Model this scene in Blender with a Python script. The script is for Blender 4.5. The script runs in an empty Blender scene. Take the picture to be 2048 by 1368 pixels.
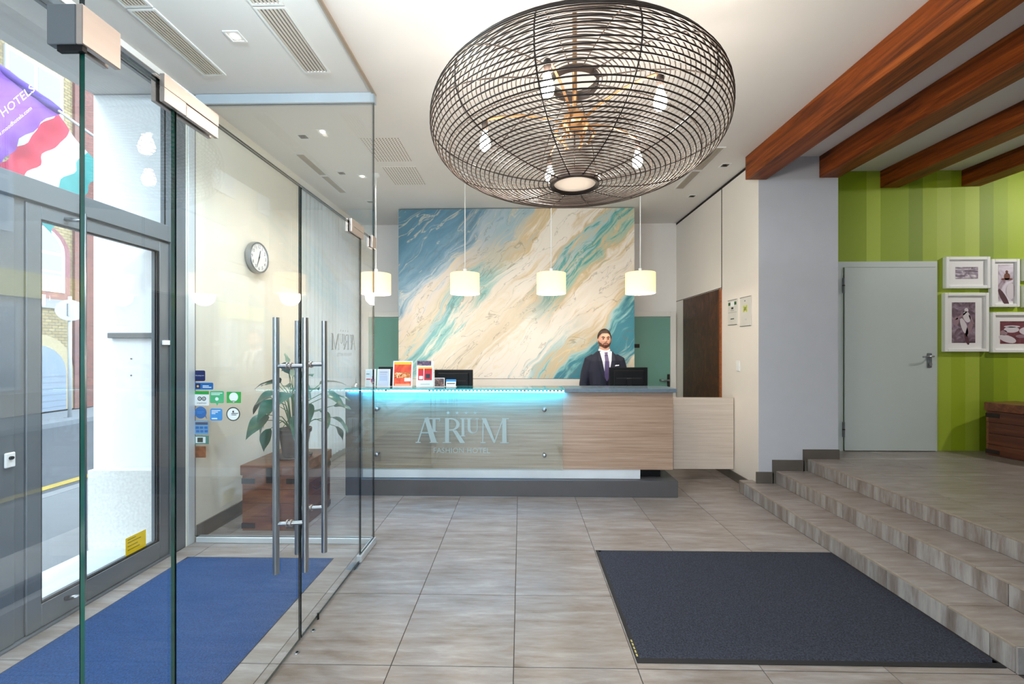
import bpy, bmesh, math, random
from mathutils import Vector, Matrix, noise
random.seed(7)
S = bpy.context.scene
C = S.collection
PI = math.pi
V = Vector

# ------------------------------------------------------------------ camera
cam_d = bpy.data.cameras.new('camera'); cam = bpy.data.objects.new('camera', cam_d); C.objects.link(cam)
cam_d.sensor_fit = 'HORIZONTAL'; cam_d.sensor_width = 36; cam_d.lens = 845 / 2048 * 36
cam_d.shift_x = -1.5 / 2048; cam_d.shift_y = 14 / 2048
cam_d.clip_start = .02; cam_d.clip_end = 300
cam.location = (0, 0, 1.546); cam.rotation_euler = (PI / 2, 0, math.radians(1.1))
S.camera = cam

# ------------------------------------------------------------------ world, exposure
SKY_STRENGTH = 9.5
w = bpy.data.worlds.new('sky'); S.world = w; w.use_nodes = True
bg = w.node_tree.nodes['Background']; bg.inputs[0].default_value = (.80, .91, 1.0, 1); bg.inputs[1].default_value = SKY_STRENGTH
S.view_settings.view_transform = 'Standard'; S.view_settings.look = 'None'
S.view_settings.gamma = 1; S.view_settings.use_curve_mapping = False
S.view_settings.exposure = 0.05
cy = S.cycles
cy.max_bounces = 7; cy.diffuse_bounces = 4; cy.glossy_bounces = 4; cy.transmission_bounces = 4; cy.transparent_max_bounces = 20
cy.sample_clamp_indirect = 4; cy.sample_clamp_direct = 0; cy.caustics_reflective = False; cy.caustics_refractive = False
cy.use_denoising = True; cy.use_adaptive_sampling = True; cy.adaptive_threshold = .07

def light(name, typ, loc, power, color=(1, 1, 1), **k):
    d = bpy.data.lights.new(name, typ); d.energy = power; d.color = color
    for a, v in k.items():
        if a not in ('aim',): setattr(d, a, v)
    o = bpy.data.objects.new(name, d); C.objects.link(o); o.location = loc
    if 'aim' in k:
        o.rotation_euler = (V(k['aim']) - V(loc)).to_track_quat('-Z', 'Y').to_euler()
    return o
WARM = (1, .88, .74)
SOFT = (1, .95, .90)

# ------------------------------------------------------------------ dimensions
CEIL = 3.58
XL, XR = -2.62, 2.515          # lobby side walls (inner faces)
YB = 6.886                     # back wall
YREAR = -2.6
XFAR = 7.2                     # far right wall of the raised area
YG = 4.906                     # striped green wall
YCOL = 4.52                    # column front
P3 = .387                      # raised floor
XP = -1.17                     # glass partition plane

# ------------------------------------------------------------------ materials
class M_: pass
def newmat(name):
    m = bpy.data.materials.new(name); m.use_nodes = True
    nt = m.node_tree; b = nt.nodes['Principled BSDF']
    return m, nt, b
def N(nt, typ, **k):
    n = nt.nodes.new(typ)
    for a, v in k.items():
        if a.startswith('i_'): n.inputs[int(a[2:])].default_value = v
        else: setattr(n, a, v)
    return n
def ramp(nt, stops, interp='LINEAR'):
    r = nt.nodes.new('ShaderNodeValToRGB'); cr = r.color_ramp; cr.interpolation = interp
    while len(cr.elements) > 1: cr.elements.remove(cr.elements[-1])
    cr.elements[0].position = stops[0][0]; cr.elements[0].color = (*stops[0][1], 1)
    for p, c in stops[1:]:
        e = cr.elements.new(p); e.color = (*c, 1)
    return r
def srgb(r, g, b):
    f = lambda u: (u / 255 / 12.92) if u / 255 <= .04045 else ((u / 255 + .055) / 1.055) ** 2.4
    return (f(r), f(g), f(b))
def plain(name, col, rough=.5, metal=0, var=.04, scale=6, bump=0, bscale=60, spec=.5, coat=0, stretch=(1, 1, 1)):
    m, nt, b = newmat(name)
    tc = N(nt, 'ShaderNodeTexCoord'); mp = N(nt, 'ShaderNodeMapping'); mp.inputs['Scale'].default_value = stretch
    nt.links.new(tc.outputs['Object'], mp.inputs[0])
    nz = N(nt, 'ShaderNodeTexNoise'); nz.inputs['Scale'].default_value = scale; nz.inputs['Detail'].default_value = 4
    nt.links.new(mp.outputs[0], nz.inputs['Vector'])
    r = ramp(nt, [(.25, tuple(max(0, c * (1 - var)) for c in col)), (.75, tuple(min(1, c * (1 + var)) for c in col))])
    nt.links.new(nz.outputs['Fac'], r.inputs[0]); nt.links.new(r.outputs[0], b.inputs['Base Color'])
    b.inputs['Roughness'].default_value = rough; b.inputs['Metallic'].default_value = metal
    b.inputs['Specular IOR Level'].default_value = spec; b.inputs['Coat Weight'].default_value = coat
    if bump:
        n2 = N(nt, 'ShaderNodeTexNoise'); n2.inputs['Scale'].default_value = bscale; n2.inputs['Detail'].default_value = 3
        nt.links.new(mp.outputs[0], n2.inputs['Vector'])
        bp = N(nt, 'ShaderNodeBump'); bp.inputs['Strength'].default_value = bump; bp.inputs['Distance'].default_value = .01
        nt.links.new(n2.outputs['Fac'], bp.inputs['Height']); nt.links.new(bp.outputs[0], b.inputs['Normal'])
    return m
def grain(name, stops, stretch, scale=3, rough=.5, bump=.1, rand=True, coat=0, detail=8, dist=.6, spec=.5):
    """streaky material (wood, stone tile); streaks run along the axis with the small stretch"""
    m, nt, b = newmat(name)
    tc = N(nt, 'ShaderNodeTexCoord'); src = tc.outputs['Object']
    if rand:
        oi = N(nt, 'ShaderNodeObjectInfo'); mu = N(nt, 'ShaderNodeVectorMath', operation='SCALE'); mu.inputs[0].default_value = (37, 53, 71)
        nt.links.new(oi.outputs['Random'], mu.inputs['Scale'])
        ad = N(nt, 'ShaderNodeVectorMath', operation='ADD'); nt.links.new(src, ad.inputs[0]); nt.links.new(mu.outputs[0], ad.inputs[1]); src = ad.outputs[0]
    mp = N(nt, 'ShaderNodeMapping'); mp.inputs['Scale'].default_value = stretch; nt.links.new(src, mp.inputs[0])
    nz = N(nt, 'ShaderNodeTexNoise'); nz.inputs['Scale'].default_value = scale; nz.inputs['Detail'].default_value = detail
    nz.inputs['Roughness'].default_value = .68; nz.inputs['Distortion'].default_value = dist
    nt.links.new(mp.outputs[0], nz.inputs['Vector'])
    r = ramp(nt, stops); nt.links.new(nz.outputs['Fac'], r.inputs[0]); nt.links.new(r.outputs[0], b.inputs['Base Color'])
    b.inputs['Roughness'].default_value = rough; b.inputs['Coat Weight'].default_value = coat; b.inputs['Coat Roughness'].default_value = .2
    b.inputs['Specular IOR Level'].default_value = spec
    if bump:
        bp = N(nt, 'ShaderNodeBump'); bp.inputs['Strength'].default_value = bump; bp.inputs['Distance'].default_value = .004
        nt.links.new(nz.outputs['Fac'], bp.inputs['Height']); nt.links.new(bp.outputs[0], b.inputs['Normal'])
    return m
def emit(name, col, strength):
    m, nt, b = newmat(name)
    b.inputs['Base Color'].default_value = (*col, 1); b.inputs['Emission Color'].default_value = (*col, 1); b.inputs['Emission Strength'].default_value = strength
    return m
def glass(name, tint=(.98, .993, .995), f0=.04, rough=0.0):
    """clear flat pane: passes light straight through, mirrors more at grazing angles (same from both sides)"""
    m = bpy.data.materials.new(name); m.use_nodes = True; nt = m.node_tree; nt.nodes.clear()
    out = N(nt, 'ShaderNodeOutputMaterial'); mix = N(nt, 'ShaderNodeMixShader')
    tr = N(nt, 'ShaderNodeBsdfTransparent'); tr.inputs[0].default_value = (*tint, 1)
    gl = N(nt, 'ShaderNodeBsdfGlossy'); gl.inputs['Roughness'].default_value = rough; gl.inputs[0].default_value = (1, 1, 1, 1)
    ge = N(nt, 'ShaderNodeNewGeometry'); d = N(nt, 'ShaderNodeVectorMath', operation='DOT_PRODUCT')
    nt.links.new(ge.outputs['Normal'], d.inputs[0]); nt.links.new(ge.outputs['Incoming'], d.inputs[1])
    a = N(nt, 'ShaderNodeMath', operation='ABSOLUTE'); nt.links.new(d.outputs['Value'], a.inputs[0])
    s = N(nt, 'ShaderNodeMath', operation='SUBTRACT'); s.inputs[0].default_value = 1; nt.links.new(a.outputs[0], s.inputs[1])
    p = N(nt, 'ShaderNodeMath', operation='POWER'); p.inputs[1].default_value = 5; nt.links.new(s.outputs[0], p.inputs[0])
    q = N(nt, 'ShaderNodeMath', operation='MULTIPLY_ADD'); q.inputs[1].default_value = 1 - f0; q.inputs[2].default_value = f0
    nt.links.new(p.outputs[0], q.inputs[0])
    nt.links.new(q.outputs[0], mix.inputs[0]); nt.links.new(tr.outputs[0], mix.inputs[1]); nt.links.new(gl.outputs[0], mix.inputs[2])
    nt.links.new(mix.outputs[0], out.inputs[0])
    return m
def translucent(name, col, amount=.5, emis=0, ecol=None, transp=0, rough=.8):
    m, nt, b = newmat(name); b.inputs['Base Color'].default_value = (*col, 1); b.inputs['Roughness'].default_value = rough
    if emis:
        b.inputs['Emission Color'].default_value = (*(ecol or col), 1); b.inputs['Emission Strength'].default_value = emis
    out = nt.nodes['Material Output']; tl = N(nt, 'ShaderNodeBsdfTranslucent'); tl.inputs[0].default_value = (*col, 1)
    mx = N(nt, 'ShaderNodeMixShader'); mx.inputs[0].default_value = amount
    nt.links.new(b.outputs[0], mx.inputs[1]); nt.links.new(tl.outputs[0], mx.inputs[2]); last = mx
    if transp:
        tr = N(nt, 'ShaderNodeBsdfTransparent'); m2 = N(nt, 'ShaderNodeMixShader'); m2.inputs[0].default_value = transp
        nt.links.new(mx.outputs[0], m2.inputs[1]); nt.links.new(tr.outputs[0], m2.inputs[2]); last = m2
    nt.links.new(last.outputs[0], out.inputs[0])
    return m

MT = M_()
MT.white = plain('white_plaster', srgb(236, 232, 228), .7, var=.015, bump=.05, bscale=30)
MT.ceil = plain('ceiling_plaster', srgb(236, 234, 232), .8, var=.015, scale=2, bump=.12, bscale=5)
MT.greywall = plain('grey_paint', srgb(192, 196, 204), .7, var=.02)
MT.cream = plain('cream_paint', srgb(238, 231, 216), .7, var=.02)
MT.panelwhite = plain('white_wall_panel', srgb(238, 232, 224), .4, var=.01)
MT.base = plain('slate_baseboard', srgb(92, 86, 80), .45, var=.1)
MT.dark = plain('dark_gap', srgb(22, 20, 19), .8)
MT.black = plain('black_plastic', srgb(17, 17, 19), .45, spec=.2)
MT.blackmetal = plain('blackened_wire', srgb(46, 37, 33), .5, metal=0, var=.1, scale=40, spec=.3)
MT.alu = plain('grey_aluminium', srgb(112, 118, 124), .38, metal=.35, var=.03)
MT.alul = plain('light_aluminium', srgb(205, 212, 216), .35, metal=.3, var=.02)
MT.steel = plain('brushed_steel', srgb(158, 163, 168), .3, metal=1, var=.05, scale=30, stretch=(1, 1, .05))
MT.fit = plain('satin_steel_fitting', srgb(196, 184, 178), .33, metal=.75, var=.03, scale=30, stretch=(.1, .1, 3))
MT.brass = plain('champagne_profile', srgb(176, 160, 144), .4, metal=.4)
MT.tile = grain('stone_tile', [(.26, srgb(110, 98, 90)), (.43, srgb(137, 127, 120)), (.55, srgb(149, 142, 139)), (.75, srgb(176, 171, 168))], (1.0, 6, 1), 2.6, rough=.3, bump=.05, spec=.45, dist=.25, detail=12)
MT.tiler = grain('stone_riser', [(.28, srgb(102, 91, 84)), (.45, srgb(132, 123, 118)), (.56, srgb(156, 153, 152)), (.72, srgb(180, 175, 170))], (1, 5, .6), 2.6, rough=.34, bump=.05, dist=.25, detail=12)
MT.grout = plain('grout', srgb(70, 64, 60), .9)
MT.nose = plain('worn_tile_edge', srgb(150, 140, 128), .5, var=.15, scale=30)
MT.deskwood = grain('pale_oak_laminate', [(.3, srgb(140, 112, 94)), (.48, srgb(166, 138, 118)), (.6, srgb(178, 152, 132)), (.75, srgb(192, 168, 148))], (.6, 1, 26), 2.0, rough=.45, bump=.04, dist=.3)
MT.gatewood = grain('bleached_oak_laminate', [(.3, srgb(196, 180, 166)), (.5, srgb(212, 198, 184)), (.75, srgb(224, 212, 200))], (.6, 1, 26), 2.0, rough=.45, bump=.03, dist=.3)
MT.slate = plain('slate_laminate', srgb(84, 82, 84), .42, var=.06)
MT.stone = plain('blue_grey_stone', srgb(104, 120, 134), .25, var=.12, scale=30)
MT.beam = grain('stained_pine', [(.27, srgb(40, 16, 3)), (.42, srgb(100, 45, 9)), (.56, srgb(134, 63, 14)), (.74, srgb(172, 94, 34))], (7, .45, 7), 2.4, rough=.5, bump=.15, coat=.0, spec=.3, dist=1.2)
MT.trunk = grain('chestnut_planks', [(.25, srgb(62, 32, 18)), (.5, srgb(116, 66, 40)), (.75, srgb(152, 98, 66))], (.6, 6, 6), 2.4, rough=.4, bump=.1, coat=.2)
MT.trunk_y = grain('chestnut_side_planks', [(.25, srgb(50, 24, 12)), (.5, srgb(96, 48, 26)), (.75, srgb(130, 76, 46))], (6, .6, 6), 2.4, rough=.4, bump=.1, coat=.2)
MT.corten = grain('rusted_steel_panel', [(.25, srgb(36, 20, 14)), (.5, srgb(66, 40, 26)), (.65, srgb(96, 58, 34)), (.8, srgb(52, 32, 24))], (4, 4, 1.6), 2.5, rough=.45, bump=.2, dist=2)
MT.copper = plain('copper_edge', srgb(150, 88, 50), .4, metal=.6, var=.3, scale=40)
MT.glass = glass('clear_glass')
MT.glassx = glass('window_glass', (.985, .995, 1), .035)
MT.edge = plain('green_glass_edge', srgb(8, 74, 62), .12, var=.5, scale=7, stretch=(1, 1, .6))
MT.edge_d = plain('dark_glass_edge', srgb(18, 34, 36), .15, var=.3)
MT.mat_blue = plain('blue_carpet', srgb(40, 74, 120), 1, var=.45, scale=130, bump=.8, bscale=160, spec=.05)
MT.mat_navy = plain('navy_carpet', srgb(62, 65, 75), 1, var=.55, scale=130, bump=.8, bscale=160, spec=.05)
MT.rubber = plain('black_rubber', srgb(26, 26, 30), .7)
MT.firedoor = plain('pale_grey_door', srgb(196, 206, 204), .4, var=.01)
MT.frame_w = plain('white_frame', srgb(240, 242, 242), .35, var=.01)
MT.paper = plain('white_card', srgb(238, 238, 238), .6, var=.01)
MT.leaf = plain('glossy_leaf', srgb(28, 84, 66), .3, var=.35, scale=9, spec=.6)
MT.stemg = plain('leaf_stalk', srgb(70, 110, 60), .5)
MT.bloom = plain('pale_flower', srgb(214, 226, 190), .5)
MT.pot = plain('dark_terracotta_pot', srgb(74, 54, 52), .5, var=.1)
MT.soil = plain('soil', srgb(44, 32, 24), .95, var=.3, scale=60)
MT.shade = translucent('lit_fabric_shade', srgb(255, 244, 222), .5, emis=.66, ecol=srgb(255, 216, 156))
MT.diffuser = emit('lamp_diffuser', srgb(255, 246, 224), 2.2)
MT.sheer = translucent('sheer_voile', srgb(236, 244, 248), .62, transp=.12)
MT.frost = translucent('frosted_glass_leaf', srgb(140, 190, 172), .25, rough=.25)
MT.suit = plain('navy_wool', srgb(24, 27, 46), .8, var=.1, scale=60)
MT.shirt = plain('white_shirt', srgb(238, 236, 240), .7, var=.01)
MT.tie = plain('purple_tie', srgb(78, 62, 106), .5, var=.06)
MT.skin = plain('skin', srgb(214, 160, 134), .5, var=.03)
MT.hair = plain('brown_hair', srgb(48, 30, 20), .6, var=.2, scale=60)
MT.beard = plain('brown_beard', srgb(104, 64, 46), .8, var=.2, scale=80)
MT.lip = plain('lips', srgb(176, 104, 94), .5)
MT.eyew = plain('eye_white', srgb(196, 182, 174), .3)
MT.iris = plain('dark_iris', srgb(42, 26, 18), .2)
MT.shoe = plain('black_leather', srgb(18, 16, 16), .35)

def stripes_mat():
    m, nt, b = newmat('striped_green_wallpaper')
    tc = N(nt, 'ShaderNodeTexCoord'); sp = N(nt, 'ShaderNodeSeparateXYZ'); nt.links.new(tc.outputs['Object'], sp.inputs[0])
    d = N(nt, 'ShaderNodeMath', operation='DIVIDE'); d.inputs[1].default_value = .158; nt.links.new(sp.outputs[0], d.inputs[0])
    f = N(nt, 'ShaderNodeMath', operation='FLOOR'); nt.links.new(d.outputs[0], f.inputs[0])
    wn = N(nt, 'ShaderNodeTexWhiteNoise', noise_dimensions='1D'); nt.links.new(f.outputs[0], wn.inputs['W'])
    r = ramp(nt, [(0, srgb(122, 146, 6)), (.2, srgb(138, 162, 12)), (.42, srgb(152, 174, 28)), (.62, srgb(164, 184, 56)), (.84, srgb(176, 194, 92))], 'CONSTANT')
    nt.links.new(wn.outputs['Value'], r.inputs[0]); nt.links.new(r.outputs[0], b.inputs['Base Color']); b.inputs['Roughness'].default_value = .6
    return m
MT.green = stripes_mat()

def brick_mat(name, c1, c2, mort, scale, rot=(PI / 2, 0, PI / 2)):
    m, nt, b = newmat(name)
    tc = N(nt, 'ShaderNodeTexCoord'); sp = N(nt, 'ShaderNodeSeparateXYZ'); nt.links.new(tc.outputs['Object'], sp.inputs[0])
    cb = N(nt, 'ShaderNodeCombineXYZ'); ad = N(nt, 'ShaderNodeMath', operation='ADD')
    nt.links.new(sp.outputs[0], ad.inputs[0]); nt.links.new(sp.outputs[1], ad.inputs[1])
    nt.links.new(ad.outputs[0], cb.inputs[0]); nt.links.new(sp.outputs[2], cb.inputs[1])
    br = N(nt, 'ShaderNodeTexBrick'); br.inputs['Scale'].default_value = scale
    br.inputs['Color1'].default_value = (*c1, 1); br.inputs['Color2'].default_value = (*c2, 1); br.inputs['Mortar'].default_value = (*mort, 1)
    br.inputs['Mortar Size'].default_value = .03
    nt.links.new(cb.outputs[0], br.inputs['Vector']); nt.links.new(br.outputs[0], b.inputs['Base Color']); b.inputs['Roughness'].default_value = .85
    return m
MT.ybrick = brick_mat('yellow_brick', srgb(122, 110, 78), srgb(106, 93, 63), srgb(78, 70, 58), 3.4)
MT.rbrick = brick_mat('red_brick', srgb(98, 56, 50), srgb(84, 48, 44), srgb(74, 62, 58), 3.4)

def painting_mat():
    m, nt, b = newmat('marbled_abstract_paint')
    L = nt.links.new
    tc = N(nt, 'ShaderNodeTexCoord')
    # object space of the canvas: x -1.7..1.7, z 0..2.45
    nz = N(nt, 'ShaderNodeTexNoise'); nz.inputs['Scale'].default_value = .9; nz.inputs['Detail'].default_value = 3
    mp0 = N(nt, 'ShaderNodeMapping'); mp0.inputs['Location'].default_value = (3.1, 0, 1.7); L(tc.outputs['Object'], mp0.inputs[0]); L(mp0.outputs[0], nz.inputs['Vector'])
    sb = N(nt, 'ShaderNodeVectorMath', operation='SUBTRACT'); sb.inputs[1].default_value = (.5, .5, .5); L(nz.outputs['Color'], sb.inputs[0])
    sc = N(nt, 'ShaderNodeVectorMath', operation='SCALE'); sc.inputs['Scale'].default_value = .55; L(sb.outputs[0], sc.inputs[0])
    ad = N(nt, 'ShaderNodeVectorMath', operation='ADD'); L(tc.outputs['Object'], ad.inputs[0]); L(sc.outputs[0], ad.inputs[1])
    # rotated frame: first axis across the flow, third along it
    mp = N(nt, 'ShaderNodeMapping'); mp.vector_type = 'POINT'; mp.inputs['Rotation'].default_value = (0, math.radians(-44), 0); L(ad.outputs[0], mp.inputs[0])
    sp = N(nt, 'ShaderNodeSeparateXYZ'); L(mp.outputs[0], sp.inputs[0])
    # fine streaks along the flow
    ms = N(nt, 'ShaderNodeMapping'); ms.inputs['Scale'].default_value = (5.0, 1, .7); L(mp.outputs[0], ms.inputs[0])
    st = N(nt, 'ShaderNodeTexNoise'); st.inputs['Scale'].default_value = 1.5; st.inputs['Detail'].default_value = 7; st.inputs['Roughness'].default_value = .62; st.inputs['Distortion'].default_value = .7
    L(ms.outputs[0], st.inputs['Vector'])
    q = N(nt, 'ShaderNodeMath', operation='MULTIPLY_ADD'); q.inputs[1].default_value = .2412; L(sp.outputs[0], q.inputs[0])
    q.inputs[2].default_value = .705
    k = N(nt, 'ShaderNodeMath', operation='MULTIPLY_ADD'); k.inputs[1].default_value = .30; k.inputs[2].default_value = -.15; L(st.outputs['Fac'], k.inputs[0])
    qq = N(nt, 'ShaderNodeMath', operation='ADD'); L(q.outputs[0], qq.inputs[0]); L(k.outputs[0], qq.inputs[1])
    CREAM, SAND, GOLD, TEAL, DEEP, MIST = srgb(240, 232, 220), srgb(222, 208, 182), srgb(214, 190, 146), srgb(120, 182, 184), srgb(58, 128, 146), srgb(176, 204, 204)
    BL = [(0, srgb(88, 130, 148)), (.08, srgb(76, 122, 146)), (.16, srgb(96, 140, 164)), (.225, srgb(128, 162, 182)), (.255, srgb(176, 194, 204))]
    BR = [(.775, GOLD), (.80, MIST), (.82, TEAL), (.845, DEEP), (.91, srgb(62, 136, 152)), (.94, srgb(150, 190, 194)), (.96, SAND), (1, CREAM)]
    rA = ramp(nt, BL + [(.28, srgb(226, 216, 206)), (.33, SAND), (.365, MIST), (.395, TEAL), (.42, srgb(164, 206, 200)), (.45, CREAM), (.56, SAND), (.60, CREAM), (.70, CREAM), (.735, MIST)] + BR)
    rB = ramp(nt, BL + [(.31, srgb(160, 186, 196)), (.35, srgb(206, 198, 178)), (.385, GOLD), (.42, CREAM), (.50, CREAM), (.53, GOLD), (.56, MIST), (.585, srgb(70, 160, 158)), (.61, srgb(168, 196, 178)), (.635, GOLD), (.67, CREAM), (.745, srgb(232, 220, 202))] + BR)
    L(qq.outputs[0], rA.inputs[0]); L(qq.outputs[0], rB.inputs[0])
    mr = N(nt, 'ShaderNodeMapRange'); mr.interpolation_type = 'SMOOTHSTEP'; mr.inputs[1].default_value = .55; mr.inputs[2].default_value = 1.5; L(sp.outputs[2], mr.inputs[0])
    rmix = N(nt, 'ShaderNodeMix', data_type='RGBA'); L(mr.outputs[0], rmix.inputs[0]); L(rA.outputs[0], rmix.inputs[6]); L(rB.outputs[0], rmix.inputs[7])
    # thin dark and gold veins
    mv = N(nt, 'ShaderNodeMapping'); mv.inputs['Scale'].default_value = (2.4, 1, .55); L(mp.outputs[0], mv.inputs[0])
    vn = N(nt, 'ShaderNodeTexNoise'); vn.inputs['Scale'].default_value = 1.6; vn.inputs['Detail'].default_value = 5; vn.inputs['Distortion'].default_value = 1.0; L(mv.outputs[0], vn.inputs['Vector'])
    v1 = ramp(nt, [(.493, (0, 0, 0)), (.5, (.5, .5, .5)), (.507, (0, 0, 0))]); L(vn.outputs['Fac'], v1.inputs[0])
    v2 = ramp(nt, [(.572, (0, 0, 0)), (.584, (.6, .6, .6)), (.596, (0, 0, 0))]); L(vn.outputs['Fac'], v2.inputs[0])
    m1 = N(nt, 'ShaderNodeMix', data_type='RGBA'); m1.inputs[7].default_value = (*srgb(112, 104, 84), 1); L(v1.outputs[0], m1.inputs[0]); L(rmix.outputs[2], m1.inputs[6])
    m2 = N(nt, 'ShaderNodeMix', data_type='RGBA'); m2.inputs[7].default_value = (*srgb(232, 214, 180), 1); L(v2.outputs[0], m2.inputs[0]); L(m1.outputs[2], m2.inputs[6])
    L(m2.outputs[2], b.inputs['Base Color']); b.inputs['Roughness'].default_value = .5
    bp = N(nt, 'ShaderNodeBump'); bp.inputs['Strength'].default_value = .15; bp.inputs['Distance'].default_value = .01; L(st.outputs['Fac'], bp.inputs['Height']); L(bp.outputs[0], b.inputs['Normal'])
    return m
MT.paint = painting_mat()

def print_mat(name, stops, scale=6, stretch=(1, 1, 1), dist=1.5):
    m, nt, b = newmat(name)
    tc = N(nt, 'ShaderNodeTexCoord'); mp = N(nt, 'ShaderNodeMapping'); mp.inputs['Scale'].default_value = stretch; nt.links.new(tc.outputs['Object'], mp.inputs[0])
    nz = N(nt, 'ShaderNodeTexNoise'); nz.inputs['Scale'].default_value = scale; nz.inputs['Detail'].default_value = 6; nz.inputs['Distortion'].default_value = dist
    nt.links.new(mp.outputs[0], nz.inputs['Vector']); r = ramp(nt, stops); nt.links.new(nz.outputs['Fac'], r.inputs[0])
    nt.links.new(r.outputs[0], b.inputs['Base Color']); b.inputs['Roughness'].default_value = .4
    return m

def perforated_mat():
    m, nt, b = newmat('perforated_white_panel')
    tc = N(nt, 'ShaderNodeTexCoord'); sp = N(nt, 'ShaderNodeSeparateXYZ'); nt.links.new(tc.outputs['Object'], sp.inputs[0])
    def tri(i, per, wid):
        d = N(nt, 'ShaderNodeMath', operation='PINGPONG'); d.inputs[1].default_value = per / 2; nt.links.new(sp.outputs[i], d.inputs[0])
        l = N(nt, 'ShaderNodeMath', operation='LESS_THAN'); l.inputs[1].default_value = wid / 2; nt.links.new(d.outputs[0], l.inputs[0]); return l
    a, c = tri(0, .03, .011), tri(1, .03, .016)
    mu = N(nt, 'ShaderNodeMath', operation='MULTIPLY'); nt.links.new(a.outputs[0], mu.inputs[0]); nt.links.new(c.outputs[0], mu.inputs[1])
    mx = N(nt, 'ShaderNodeMix', data_type='RGBA'); mx.inputs[6].default_value = (*srgb(238, 234, 230), 1); mx.inputs[7].default_value = (*srgb(120, 108, 100), 1)
    nt.links.new(mu.outputs[0], mx.inputs[0]); nt.links.new(mx.outputs[2], b.inputs['Base Color']); b.inputs['Roughness'].default_value = .7
    return m
MT.perf = perforated_mat()

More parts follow.
